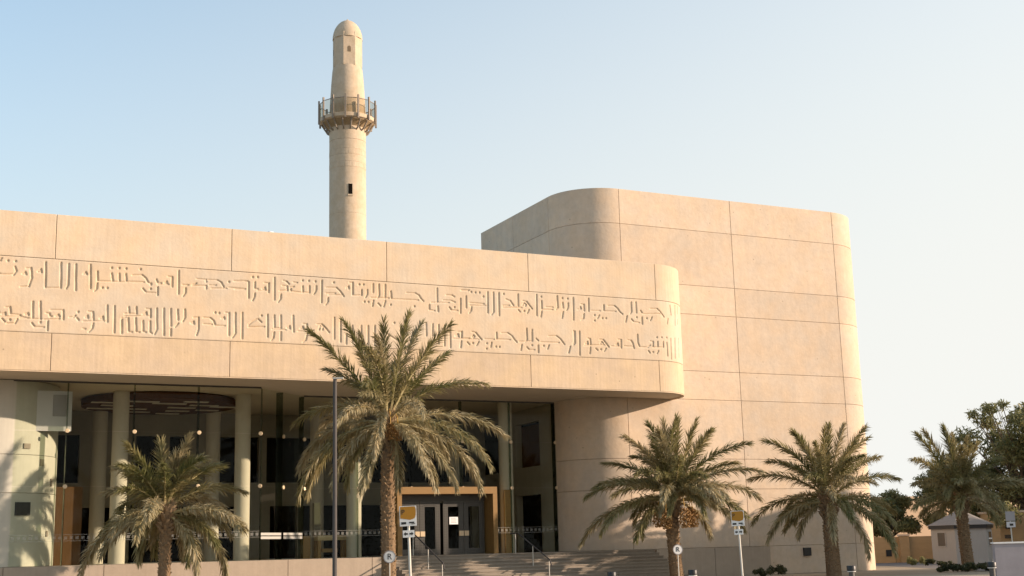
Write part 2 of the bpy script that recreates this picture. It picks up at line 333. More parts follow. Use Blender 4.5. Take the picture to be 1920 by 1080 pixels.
# inscription band: engraved grooves as real relief
STROKES = "-18.06,12.07 -17.74,12.09 -17.6,12.11;-17.56,12.39 -17.5,12.23 -17.6,12.07;-17.82,12.6;-17.55,12.6;-18.09,12.67 -18.02,12.68;-17.29,12.14 -17.19,12.21 -17.15,12.12 -17.29,12.13;-17.16,12.36 -16.99,12.38 -16.95,12 -17.04,11.67 -17.34,11.64;-16.74,12.27 -16.64,12.36 -16.61,12.23 -16.74,12.25;-16.48,12.64 -16.45,11.65 -15.9,11.69 -15.93,12.66;-15.65,12.63 -15.64,11.82 -15.71,11.67;-15.39,12.64 -15.36,11.63;-15.1,12.28 -15.02,12.36 -14.97,12.27 -15.1,12.28;-14.86,12.66 -14.82,11.74;-14.59,12.41 -14.57,12.06;-14.58,12.04 -13.44,12.07;-14.58,11.95 -14.59,11.74 -14.68,11.65;-14.39,11.79;-14.21,11.79;-14.07,12.59;-13.79,12.6;-13.53,12.6;-14.06,12.38 -14.01,12.08;-13.78,12.38 -13.76,12.1;-13.53,12.39 -13.5,12.11;-17.94,10.59 -17.82,10.63 -17.81,10.55 -17.94,10.56;-17.82,10.84 -17.66,10.85 -17.63,10.59 -17.29,10.57;-17.99,10.48 -17.3,10.52 -16.99,10.46;-17.93,10.41 -17.82,10.29;-17.65,10.37;-17.38,10.42 -17.46,10.25 -17.75,10.23;-17.12,10.62 -17.03,10.66 -17,10.58 -17.13,10.59;-16.87,11.1 -16.85,10.46;-16.61,11.12 -16.57,10.45;-17.3,10.45 -16.54,10.45;-16.58,10.33;-16.88,10.29 -16.77,10.15 -16.43,10.15;-16.31,10.42 -16.31,10.04;-16.39,10.7 -16.26,10.68 -16.24,10.57 -16.17,10.58;-16.05,10.59 -15.95,10.66 -15.9,10.58 -16.05,10.58;-16.24,10.82 -15.78,10.84 -15.76,10.48;-16.46,10.44 -15.9,10.5;-15.24,10.8;-15.41,10.59 -15.33,10.65;-15.28,10.57 -15.21,10.48;-15.55,10.58 -15.42,10.59;-14.98,10.61 -14.89,10.68 -14.87,10.58 -14.98,10.59;-14.88,10.84 -14.7,10.83 -14.67,10.52;-14.44,10.6 -14.33,10.67 -14.31,10.56 -14.44,10.57;-15.05,10.45 -14.25,10.5;-14.67,10.39 -14.7,10.2 -14.82,10.06;-15.05,10.17 -14.95,10.16;-14.18,11.11 -14.16,10.47;-13.91,11.1 -13.89,10.07;-13.63,10.62 -13.62,10.06;-12.99,12.61;-13.29,12.36 -12.92,12.39 -12.76,12.26 -12.68,12.11 -12.55,12.05;-13.49,12.09 -12.83,12.11;-12.88,11.86 -12.75,11.71 -12.37,11.71;-12.58,11.86;-12.31,11.94 -12.3,11.63;-12.57,12.08 -12.57,12.02;-12.37,12.25 -12.31,12.11 -12.17,12.12;-12.06,12.13 -11.97,12.2 -11.94,12.1 -12.06,12.12;-11.93,12.4 -11.76,12.39 -11.75,12;-12.3,12.05 -11.89,12.08;-11.51,12.65 -11.5,11.73;-11.23,12.1 -11.14,12.11;-11.23,11.97 -11.23,11.79 -11.32,11.65;-11.35,12.1 -11.12,12.11;-10.81,12.38 -10.42,12.37 -10.42,12.28;-10.98,12.1 -10.42,12.12 -10.42,12;-10.96,12.13 -10.81,12.2;-10.35,12.37 -9.99,12.38 -9.83,12.3 -9.73,12.13;-10.3,12.15 -10.03,12.17;-10.22,12.03 -9.59,12.07;-9.52,12.34;-9.53,12.11 -8.85,12.09;-9.32,12.39 -8.85,12.43;-13.61,10.06 -13.62,10.65 -13.46,10.69;-13.38,11.09 -13.35,10.84;-13.1,11.11 -13.08,10.85 -13.53,10.83;-13.53,10.73 -12.57,10.79;-13.39,10.67 -13.35,10.13 -13.22,10.12;-13.11,10.68 -13.07,10.14 -12.94,10.13;-12.83,10.58 -12.81,10.16 -12.7,10.14;-12.56,10.58 -12.55,10.15 -12.47,10.1;-12.73,11.07 -12.56,11.06 -12.55,10.73;-12.85,10.84 -12.72,10.92 -12.7,10.83 -12.85,10.83;-12.32,11.1 -12.29,10.28 -12.38,10.08;-12.05,11.11 -12.02,10.06;-11.78,11.11 -11.76,10.44;-11.76,10.31 -11.76,10.05;-11.52,11.1 -11.49,10.69;-11.24,11.12 -11.22,10.8 -11.31,10.64;-11.48,10.55 -11.6,10.41;-10.99,10.61 -10.89,10.66 -10.87,10.56 -10.99,10.59;-10.9,10.82 -10.7,10.83 -10.69,10.36 -10.76,10.12;-10.51,10.84 -10.24,10.84 -10.1,10.73 -10.04,10.57;-10.5,10.58 -10.15,10.58;-10.05,10.54 -9.64,10.55;-10.05,11.06;-9.89,11.05;-9.79,10.85 -9.69,10.89 -9.67,10.82;-9.65,11.09 -9.49,11.08 -9.48,10.18;-9.24,11.09 -9.22,10.27 -9.34,10.09;-8.96,11.11 -8.95,10.07;-9.28,12.38 -8.76,12.42;-9.28,12.06 -8.86,12.09;-8.72,12.38 -8.71,11.73;-8.46,12.4 -8.46,12.13 -8.34,12.13;-8.56,12.6;-8.36,12.61;-8.46,11.93 -8.47,11.81 -8.55,11.64;-8.15,12.15 -8.05,12.21 -8.03,12.11 -8.15,12.12;-8.08,12.4 -7.89,12.39 -7.89,12.01;-8.34,12.06 -7.89,12.08;-7.66,12.64 -7.65,11.72;-7.3,12.54 -7.17,12.52 -7.05,12.41;-7.34,12.33 -7.13,12.32 -7.11,12.14 -7.44,12.11;-7.38,11.96 -7.39,11.79 -7.5,11.64;-6.88,12.5 -6.7,12.49;-6.84,12.32 -6.99,12.27 -6.96,12.12 -6.46,12.09;-6.48,12.6;-6.22,12.6;-5.94,12.59;-6.47,12.36 -6.46,12.1 -6.17,12.11;-6.19,12.38 -6.19,12.11;-5.9,12.4 -5.9,12.23 -6,12.06;-5.66,12.65 -5.67,11.73;-5.15,12.6;-5.48,12.37 -5.03,12.39 -4.86,12.24 -4.71,12.04;-5.48,12.13 -5.07,12.15;-5.37,12.07 -4.81,12.09;-5.39,11.93 -5.39,11.77 -5.5,11.64;-4.6,12.41 -4.5,12.48 -4.49,12.38;-4.47,12.65 -4.32,12.65 -4.32,12.12 -4.19,12.11;-8.7,10.55 -8.05,10.59;-8.7,10.64 -8.54,10.79 -8.38,10.88;-8.32,10.89 -8.18,10.77;-8.18,11.04;-7.93,11.09 -7.91,10.18;-7.65,11.08 -7.63,10.56 -7.37,10.57;-7.65,10.38 -7.68,10.15 -7.76,10.07;-7.38,11.1 -7.37,10.58;-7.37,10.41 -7.37,10.07;-7.73,10.51 -7.16,10.51;-7.12,10.6 -7.01,10.67 -6.99,10.56 -7.12,10.58;-6.87,11.11 -6.84,10.44;-6.56,10.6 -6.46,10.68 -6.43,10.59 -6.56,10.59;-6.46,10.8 -6.29,10.79 -6.27,10.57;-6.27,10.38 -6.33,10.13 -6.45,10.05;-6.66,10.48 -6.25,10.5 -6,10.55;-5.87,10.81 -5.66,10.82 -5.51,10.69 -5.34,10.49;-5.77,10.58 -5.72,10.74 -5.6,10.7 -5.62,10.58;-5.12,11.12 -5.12,10.23;-4.85,11.09 -4.85,10.12;-4.59,10.44 -4.6,10.05;-4.04,12.59;-3.85,12.6;-3.93,12.37 -3.93,12.14 -4.17,12.12;-3.68,12.38 -3.68,12.19 -3.76,12.06;-3.81,11.87;-3.64,11.87;-3.42,12.65 -3.42,12.29;-3.41,11.94 -3.45,11.7;-3.16,12.65 -3.15,12.18 -3.23,12.05;-2.88,12.65 -2.89,12.07;-2.63,12.39 -2.6,12.07;-3.21,11.84 -3.1,11.73;-2.88,11.95 -2.95,11.71;-2.64,11.81;-3.52,12.06 -2.72,12.09;-2.6,12.06 -1.38,12.08;-1.92,12.37 -1.53,12.38 -1.35,12.29 -1.26,12.15 -1.15,12.05;-1.57,11.8;-0.51,12.65 -0.51,12.04;-0.79,12.01 0.04,12.06;-0.88,11.91 -0.88,11.69 -0.63,11.66;-0.49,11.87 -0.47,11.64;-0.09,12.39 0.18,12.39 0.3,12.33;-0.24,12.15 0.13,12.15 0.32,12.09;0.04,11.86 0.15,11.73 0.45,11.73;0.29,11.87;0.58,12.26 0.57,11.63;0.85,12.39 0.85,11.88;0.61,12.65 1.01,12.67;-2.49,11.04;-4.62,10.43 -4.6,10.06;-1.04,11.11 -1.03,10.56;-0.73,11.08 -0.74,10.57;-0.46,11.06 -0.47,10.24;-0.19,11.05 -0.2,10.17;0.07,11.08 0.07,10.1;-4.34,10.82 -4.34,10.11;-3.95,10.84 -3.94,10.17;-3.65,10.85 -3.65,10.06;-3.35,10.87 -3.37,10.07;-3,10.67 -2.38,10.32;-2.2,10.84 -2.21,10.16;-1.93,10.73 -1.57,10.74 -1.49,10.37;0.31,10.63 0.43,10.71 0.45,10.62 0.31,10.62;0.43,10.8 0.6,10.81 0.6,10.55;0.59,10.4 0.54,10.14;0.24,10.5 0.97,10.54;1.09,12.59;1.29,12.58;1.49,12.59;0.63,12.63 0.97,12.64;1.67,12.42;1,12.11 1.7,12.1;1.02,11.99 1.81,12.03;1.1,11.94 1.08,11.78 0.99,11.66;1.89,12.64 1.88,11.71;2.16,12.64 2.16,11.76 2.05,11.64;2.43,12.64 2.42,11.62;2.66,12.6;2.76,12.38 2.98,12.31 3.13,12.11;2.6,12.08 2.93,12.1;2.6,11.99 3.54,12.04;3.37,12.63 3.37,12.11;3.59,12.35 3.79,12.32 3.94,12.14 4.05,12.01;3.59,12.16 3.66,12.25 3.76,12.19 3.72,12.12;3.36,11.93 3.45,11.84;3.65,11.89;3.89,11.96 3.8,11.8;4.29,12.67 4.28,11.72;4.52,12.59;4.53,12.4 4.54,12.06;4.53,11.94 4.48,11.67;4.53,12.01 5.09,12.03;4.74,12.14 5.1,12.14;5.33,12.67 5.35,12.14 5.25,12.06;5.59,12.59;5.86,12.58;5.6,12.38 5.62,12.14;5.61,11.96 5.55,11.67;5.88,12.38 5.87,12.17 5.79,12.05;6.15,12.64 6.13,11.62;0.32,10.61 0.45,10.68 0.47,10.59 0.32,10.59;0.47,10.81 0.62,10.82 0.61,10.51;0.59,10.41 0.56,10.12;0.21,10.48 1.43,10.52;1.08,10.84 1.27,10.81 1.41,10.65 1.55,10.51;1.1,10.62 1.16,10.69 1.22,10.63 1.14,10.57;0.86,10.37 0.96,10.27;1.13,10.34;1.41,10.41 1.3,10.25;1.69,10.55 2.16,10.55;2.27,10.86 2.28,10.56 2.93,10.57;2.51,10.85 2.81,10.87 3.02,10.74 3.13,10.59 3.25,10.47;1.79,10.36;1.78,10.12;2.02,10.4 1.98,10.2;2.23,10.23;2.4,10.23;3.75,11.11 3.76,10.62 3.67,10.51;4.02,11.07 4.01,10.56 3.63,10.52;4.2,10.68 4.31,10.59;3.36,10.51 3.63,10.52;4.42,10.53 5.35,10.55;4.83,10.83 5.23,10.85 5.43,10.71 5.62,10.48;3.49,10.37 3.44,10.13;3.73,10.28 3.85,10.16 4.12,10.17;3.99,10.37;4.3,10.38 4.3,10.06;4.57,10.37;4.84,10.41 4.76,10.24;6.12,11.11 6.13,10.64 6.05,10.54;5.91,10.39 5.83,10.11;6.36,12.11 6.54,12.15 6.5,12.24;6.53,12.37 6.69,12.36 6.7,12.07;6.68,11.92 6.65,11.72 6.52,11.65;6.94,12.65 6.93,12.07;7.07,12.1 7.53,12.12;7.73,12.4 7.73,12.12 8.36,12.13;7.95,12.38 8.29,12.4 8.47,12.26 8.57,12.12 8.71,12.02;7.23,11.9;7.22,11.65;7.48,11.91 7.37,11.76;7.63,11.78;7.82,11.79;9.2,12.62 9.2,12.17 9.12,12.07;9.45,12.63 9.46,12.13;9.68,12.25 9.76,12.15;9.82,12.1 10.75,12.16;10.22,12.37 10.59,12.39 10.76,12.26 10.98,12.02;8.94,11.95 8.86,11.67;9.17,11.82 9.29,11.7 9.6,11.67;9.46,11.92;9.75,11.94 9.75,11.62;10,11.9;10.29,11.97 10.19,11.81;11.43,12.62 11.49,12.17;11.24,11.96 11.17,11.71;11.88,12.66 11.82,11.72;12.19,12.65 12.15,12.3;12.16,12.03 12.08,11.79;6.17,11.1 6.16,10.56 6.09,10.48;5.92,10.4 5.81,10.11;6.41,11.11 6.39,10.03;6.68,10.57 6.81,10.66 6.82,10.54 6.68,10.55;6.83,10.82 6.95,10.79 6.96,10.55;6.95,10.41 6.91,10.12;6.64,10.48 7.7,10.55;7.43,10.79 7.63,10.79 7.77,10.63 7.91,10.46;7.48,10.61 7.55,10.69 7.62,10.62;7.22,10.37 7.32,10.29;7.49,10.34;7.76,10.39 7.65,10.26;8.27,10.59 8.39,10.66 8.41,10.56 8.27,10.57;8.4,10.84 8.57,10.83 8.56,10.45;8.03,10.51 8.53,10.51;8.93,10.83 9.1,10.82 9.19,10.69 9.25,10.46;8.72,10.54 9.21,10.54;9.46,11.11 9.47,10.71 9.55,10.54 10.01,10.54;9.99,10.57 10.13,10.64;10.12,10.83 10.29,10.82 10.28,10.57;10.54,10.83 10.54,10.56;10.86,10.84 10.85,10.58 10.31,10.55;10.51,11.03;10.78,11.04;11.08,11.05;10.01,10.38 10.09,10.28;10.26,10.33;10.56,10.4 10.47,10.27;11.08,10.82 11.1,10.19;11.37,11.03 11.35,10.06;11.72,11.07 11.66,10.13;12.14,11.12 12.06,10.2"
def inscription():
    ds = .024; s0, s1 = -22.8+GAP/2, 10.55+RB*math.pi/2+.38; z0, z1 = ZG2+GAP/2, ZG1-GAP/2
    xs = np.arange(s0, s1, ds); zs = np.linspace(z0, z1, int((z1-z0)/.024)); X, Zz = np.meshgrid(xs, zs)
    D = np.full(X.shape, 9.0)
    st = []
    for t in STROKES.split(';'): st.append([tuple(map(float, p.split(','))) for p in t.split()])
    extra = []
    for q in st:
        if -11.2 < min(p[0] for p in q) and max(p[0] for p in q) < -6.4: extra.append([(x-11.6, z) for x, z in q])
    for q in st + extra:
        single = len(q) == 1
        segs = [(q[0], q[0])] if single else list(zip(q[:-1], q[1:]))
        for (ax, az), (bx, bz) in segs:
            lo = int(max(0, (min(ax, bx)-.25-s0)/ds)); hi = int(min(len(xs), (max(ax, bx)+.25-s0)/ds+1))
            if hi <= lo: continue
            xx, zz = X[:, lo:hi], Zz[:, lo:hi]; L2 = (bx-ax)**2+(bz-az)**2
            t = np.clip(((xx-ax)*(bx-ax)+(zz-az)*(bz-az))/L2, 0, 1) if L2 > 0 else 0
            hv = .0 if L2 == 0 else abs(bz-az)/math.sqrt(L2)
            d = np.hypot(xx-ax-t*(bx-ax), zz-az-t*(bz-az)) - (.046 if single else (.022+.012*hv))
            D[:, lo:hi] = np.minimum(D[:, lo:hi], d)
    dep = -.044*np.clip(.5 - D/.026, 0, 1)
    ed = np.minimum(np.minimum(Zz-z0, z1-Zz), 9); dep = dep - .01*(ed < .01)
    n = len(xs); nz = len(zs); verts = np.zeros((nz, n, 3))
    for i, s in enumerate(xs):
        (x, y), (nx, ny) = beam(s-SL); verts[:, i, 0] = x+nx*dep[:, i]; verts[:, i, 1] = y+ny*dep[:, i]
    verts[:, :, 2] = Zz
    idx = np.arange(nz*n).reshape(nz, n)
    fs = np.stack([idx[:-1, :-1], idx[:-1, 1:], idx[1:, 1:], idx[1:, :-1]], -1).reshape(-1, 4)
    me = bpy.data.meshes.new('inscription_band')
    me.vertices.add(nz*n); me.vertices.foreach_set('co', verts.reshape(-1).astype(np.float32))
    me.loops.add(fs.size); me.loops.foreach_set('vertex_index', fs.reshape(-1).astype(np.int32))
    me.polygons.add(len(fs)); me.polygons.foreach_set('loop_start', np.arange(0, fs.size, 4, dtype=np.int32)); me.polygons.foreach_set('loop_total', np.full(len(fs), 4, dtype=np.int32))
    me.update(calc_edges=True); me.materials.append(M_conc)
    o = link('inscription_band', me, bld); o['label'] = 'smooth band carved with two lines of kufic arabic lettering'
inscription()
panel(beam, 0, -22.8-SL, ZG2, ZG1)

# tall block on the right
BV = 2.80; RC = 2.6; VB = 13.55
block = Path([('l', 7.85, VB, 0, -1, VB-BV-RC), ('a', 7.85+RC, BV+RC, RC, math.pi, RC*math.pi/2), ('l', 7.85+RC, BV, 1, 0, 23.7-7.85-RC), ('a', 23.7, BV+RC, RC, -math.pi/2, RC*math.pi/2), ('l', 23.7+RC, BV+RC, 0, 1, 12)])
b1 = VB-BV-RC; b2 = b1+RC*math.pi/2; b3 = b2+(17.08-10.45); b4 = b2+23.7-10.45; b5 = b4+RC*math.pi/2; b6 = block.len
rows = [-1.62, -.24, 2.55, 4.02, 6.93, 8.35, 11.2, 12.68, 15.53, 17.31]
for j in range(len(rows)-1):
    z0, z1 = rows[j]+Z0, rows[j+1]+Z0
    cols = [(0, b1*.5), (b1*.5, b1), (b1, b2), (b2, b3), (b3, b4), (b4, b5), (b5, b5+6), (b5+6, b6)]
    for ci, (a, b) in enumerate(cols):
        if ci in (0, 1) and z1 < 8.6: continue
        panel(block, a, b, z0, z1, M_block)
poly = offset_poly(block, -.10)
lowpoly = [(8.4, 17.4)] + [(8.05+.35, BV+RC+2)] + [p for p in poly if p[1] < BV+RC+.02 or p[0] > 20] + [(23.7+RC-.1, 17.4)]
arcp = [p for p in poly]
prism(arcp[:-1] + [(23.7+RC-.1, VB), ], ZB+.07, 17.31+Z0-.06, M_core, 'block_core')
# lower part of the core stops short of the lobby wall so its openings stay open
front = [p for p in arcp if p[1] <= BV+RC+.01]
prism([(8.6, 17.4), (8.6, BV+RC)] + front[0:] + [(23.7+RC-.1, 17.4)], 0.02, ZB+.066, M_core, 'block_core')
# lobby-side wall of the block, with openings
def wall_with_holes_x(x0, x1, y0, y1, z0, z1, holes, mt, name):
    ys = sorted({y0, y1} | {h[0] for h in holes} | {h[1] for h in holes}); zs = sorted({z0, z1} | {h[2] for h in holes} | {h[3] for h in holes})
    for i in range(len(ys)-1):
        run = None
        for j in range(len(zs)-1):
            cy, cz = (ys[i]+ys[i+1])/2, (zs[j]+zs[j+1])/2
            hole = any(h[0] < cy < h[1] and h[2] < cz < h[3] for h in holes)
            if not hole:
                if run is None: run = zs[j]
            if (hole or j == len(zs)-2) and run is not None:
                top = zs[j] if hole else zs[j+1]
                MB().box(x0, x1, ys[i], ys[i+1], run, top).build(name, mt, bld); run = None
PL = -.24+Z0
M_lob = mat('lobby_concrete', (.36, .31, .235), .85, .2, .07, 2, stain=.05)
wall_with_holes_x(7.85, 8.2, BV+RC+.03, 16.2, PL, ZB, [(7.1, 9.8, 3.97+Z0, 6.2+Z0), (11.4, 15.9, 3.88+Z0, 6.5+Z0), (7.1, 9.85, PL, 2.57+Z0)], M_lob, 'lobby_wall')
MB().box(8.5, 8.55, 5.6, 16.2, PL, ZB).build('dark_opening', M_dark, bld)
MB().box(8.22, 8.26, 7.2, 9.8, 4.0+Z0, 6.1+Z0).build('wood_panel', M_woodd, bld)

M_pla = mat('pale_plaster', (.50, .475, .40), .8, .25, .05, 2.0, stain=.05)
# left block behind and beside the glass
LSC = -17.75
lblock = Path([('l', -30, BV, 1, 0, 30+LSC), ('a', LSC, BV+RC, RC, -math.pi/2, RC*math.pi/2), ('l', LSC+RC, BV+RC, 0, 1, 3.0)])
la = 30+LSC; lb = la+RC*math.pi/2
for z0, z1 in ((0, PL), (PL, 2.55+Z0), (2.55+Z0, 4.02+Z0), (4.02+Z0, ZB)):
    for a, b in ((0, 6.3), (6.3, la), (la, lb), (lb, lblock.len)):
        panel(lblock, a, b, z0, z1, M_conc if b <= la+1e-6 else M_pla)
prism(offset_poly(lblock, -.10) + [(-30, 8.4)], .02, ZB-.01, M_core, 'left_core')
# vent box, and small boxes imitating glass fitting shadows on the curved wall
for s, z, ww, hh in ((-16.55, 4.35+Z0, .28, .2), (-15.93, 3.75+Z0, .2, .26), (-16.6, 1.95+Z0, .62, .5), (-15.5, 3.0+Z0, .12, .3), (-15.6, 1.0+Z0, .12, .22)):
    (x, y), (nx, ny) = lblock(la + RC*math.acos(max(-1, min(1, 1-0))) if False else la + RC*math.asin(max(-1, min(1, (s-LSC)/RC))))
    a = math.atan2(ny, nx) + math.pi/2
    mb = MB(); mb.box(x-ww/2, x+ww/2, y-.05, y+.04, z-hh/2, z+hh/2, rz=a, c=(x, y)); mb.build('vent_and_shadow_box', M_bronze if ww < .5 else M_black, bld)

# lobby floor, platform, back wall
fl = MB(); fl.box(-30, 8.5, 2.3, 20, 0.05, PL-.004); fl.build('lobby_floor', M_floor, bld)
def wall_with_holes_y(y0, y1, x0, x1, z0, z1, holes, mt, name):
    xs = sorted({x0, x1} | {h[0] for h in holes} | {h[1] for h in holes}); zs = sorted({z0, z1} | {h[2] for h in holes} | {h[3] for h in holes})
    for i in range(len(xs)-1):
        run = None
        for j in range(len(zs)-1):
            cx, cz = (xs[i]+xs[i+1])/2, (zs[j]+zs[j+1])/2
            hole = any(h[0] < cx < h[1] and h[2] < cz < h[3] for h in holes)
            if not hole and run is None: run = zs[j]
            if (hole or j == len(zs)-2) and run is not None:
                top = zs[j] if hole else zs[j+1]
                MB().box(xs[i], xs[i+1], y0, y1, run, top).build(name, mt, bld); run = None
H = []
for x0, x1 in ((-14.6, -13.2), (-10.6, -9.3), (-9.0, -8.0), (-6.9, -4.6), (-4.2, -1.2), (-.8, 2.4), (2.9, 7.0)):
    H.append((x0, x1, 3.5+Z0, 5.75+Z0))
for x0, x1 in ((-14.4, -11.6), (-10.8, -8.2), (-6.9, -5.2), (-4.0, -2.6), (-2.3, 7.0)):
    H.append((x0, x1, PL, 2.35+Z0))
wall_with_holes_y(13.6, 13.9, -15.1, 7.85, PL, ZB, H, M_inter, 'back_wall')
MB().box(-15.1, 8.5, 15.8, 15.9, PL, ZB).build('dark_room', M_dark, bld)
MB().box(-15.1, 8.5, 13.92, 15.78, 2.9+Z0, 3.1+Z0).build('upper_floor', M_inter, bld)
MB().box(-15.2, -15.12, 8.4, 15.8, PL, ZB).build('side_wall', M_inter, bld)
# columns
cm = MB(); cm.lathe([(.335, PL), (.335, ZB+.015)], 32); colmesh = cm.mesh('column', M_col, 30)
for s, v in ((-12.6, 5.8), (-7.42, 5.7), (-2.26, 5.9), (5.42, 5.95), (-12.68, 11), (-7.5, 11), (-2.4, 11), (5.1, 11.2)):
    o = link('column', colmesh, bld); o.location = (s, v, 0)
# round timber ceiling feature
cx, cy = -10.5, 8.5
MB().lathe([(3.35, ZB-.30), (3.35, ZB-.02)], 64, cx, cy).build('ceiling_disc', M_woodd, bld)
for k in range(14):
    a = k*2.399; r = .5+2.5*math.sqrt((k+.5)/14); ll = .5+.35*random.random()
    x, y = cx+r*math.cos(a), cy+r*math.sin(a)
    MB().box(x-ll, x+ll, y-.16, y+.16, ZB-.33, ZB-.304).build('ceiling_slot', M_ringslot, bld)
# glazing
GZ = [PL, 2.78+Z0, 4.95+Z0, ZB-.02]
def glass_run(p, q, rowsz=(0, 1, 2), inset=.012):
    (x0, y0), (x1, y1) = p, q; L = math.hypot(x1-x0, y1-y0); ux, uy = (x1-x0)/L, (y1-y0)/L
    for j in rowsz:
        a = (x0+ux*inset, y0+uy*inset); b = (x1-ux*inset, y1-uy*inset); t = .012
        mb = MB(); nx, ny = -uy*t/2, ux*t/2; z0, z1 = GZ[j]+.012, GZ[j+1]-.012
        vs = [(a[0]-nx, a[1]-ny), (b[0]-nx, b[1]-ny), (b[0]+nx, b[1]+ny), (a[0]+nx, a[1]+ny)]
        mb.v = [(x, y, z) for z in (z0, z1) for x, y in vs]
        mb.f = [(0, 3, 2, 1), (4, 5, 6, 7), (0, 1, 5, 4), (1, 2, 6, 5), (2, 3, 7, 6), (3, 0, 4, 7)]
        gp = mb.build('glass_pane', M_glass, bld)
        if j == 0:      # manifestation dots on the lowest panes
            md = MB(); diag = abs(uy) > .3
            zc = (.74 if diag else .82)+Z0
            if diag:
                for zz in (zc-.07, zc+.08): md.add([(a[0]+ux*.08-nx*1.6, a[1]+uy*.08-ny*1.6, zz-.055), (b[0]-ux*.08-nx*1.6, b[1]-uy*.08-ny*1.6, zz-.055), (b[0]-ux*.08-nx*1.6, b[1]-uy*.08-ny*1.6, zz+.055), (a[0]+ux*.08-nx*1.6, a[1]+uy*.08-ny*1.6, zz+.055)], [(0, 1, 2, 3)])
            else:
                for zz in (zc-.12, zc+.12): md.add([(a[0]-nx*1.6, a[1]-ny*1.6, zz-.012), (b[0]-nx*1.6, b[1]-ny*1.6, zz-.012), (b[0]-nx*1.6, b[1]-ny*1.6, zz+.012), (a[0]-nx*1.6, a[1]-ny*1.6, zz+.012)], [(0, 1, 2, 3)])
                k = int(L/.21)
                for i in range(k):
                    c = (i+.5)/k*L; h = .062; x, y = x0+ux*c-nx*1.6, y0+uy*c-ny*1.6
                    md.add([(x-ux*h, y-uy*h, zc-h), (x+ux*h, y+uy*h, zc-h), (x+ux*h, y+uy*h, zc+h), (x-ux*h, y-uy*h, zc+h)], [(0, 1, 2, 3)])
            o = md.build('frit_band', M_frit if diag else M_frit2, gp)
G1 = [-17.68, -15.1, -12.53, -9.95, -7.37]
for a, b in zip(G1[:-1], G1[1:]): glass_run((a, 2.9), (b, 2.9))
DG = [(-7.37, 2.9), (-6.06, 4.15), (-4.75, 5.4)]
for a, b in zip(DG[:-1], DG[1:]): glass_run(a, b)
G2 = [-4.75, -2.22, .33, 2.9, 5.43, 7.83]
for a, b in zip(G2[:-1], G2[1:]): glass_run((a, 5.4), (b, 5.4), (1, 2))
for a, b in ((-4.75, -2.22), (-2.22, -.48), (4.55, 5.43), (5.43, 7.83)): glass_run((a, 5.4), (b, 5.4), (0,))
nodes = [(s, 2.9, 0, 1) for s in G1[1:-1]] + [(-7.37, 2.9, .4, .9), (-6.06, 4.15, -.7, .7), (-4.75, 5.4, -.4, .9)] + [(s, 5.4, 0, 1) for s in G2[1:]]
fm = MB(); fm.lathe([(.07, -.03), (.085, -.02), (.085, .02), (.07, .03)], 16); fmesh = fm.mesh('glass_fitting', M_tan, 30)
for s, v, nx, ny in nodes:
    inp = .45 < s < 4.6 and v > 5
    mb = MB(); a = math.atan2(ny, nx)
    mb.box(s+.02, s+.34, v-.012, v+.012, (GZ[1] if -.4 < s < 4.5 and v > 5 else PL), ZB-.03, rz=a, c=(s, v)); mb.build('glass_fin', M_fin, bld)
    for z in (GZ[1], GZ[2]):
        o = link('glass_fitting', fmesh, bld); o.location = (s-nx*.04, v-ny*.04, z); o.rotation_euler = (math.pi/2, 0, a-math.pi/2)
for p, q in (((-17.68, 2.9), (-7.37, 2.9)), ((-4.75, 5.4), (7.83, 5.4))):
    MB().box(p[0], q[0], p[1]-.03, p[1]+.03, ZB-.05, ZB+.012).build('head_channel', M_grey, bld)
    
# roller blind
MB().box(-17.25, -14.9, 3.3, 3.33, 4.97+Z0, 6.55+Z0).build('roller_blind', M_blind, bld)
MB().box(-15.62, -15.12, 3.26, 3.29, 5.55+Z0, 6.4+Z0).build('blind_bracket', M_blindd, bld)
# timber screen inside at the left
MB().box(-15.0, -13.95, 6.4, 6.6, PL, 2.95+Z0).build('timber_screen', mat('amber_timber', (.09, .042, .012), .6, .3, .2, 3, (6, 6, 1)), bld)
# pillars inside the hall
MB().box(-3.15, -2.85, 9, 9.3, PL, 2.3+Z0).build('inner_pillar', M_inter, bld)

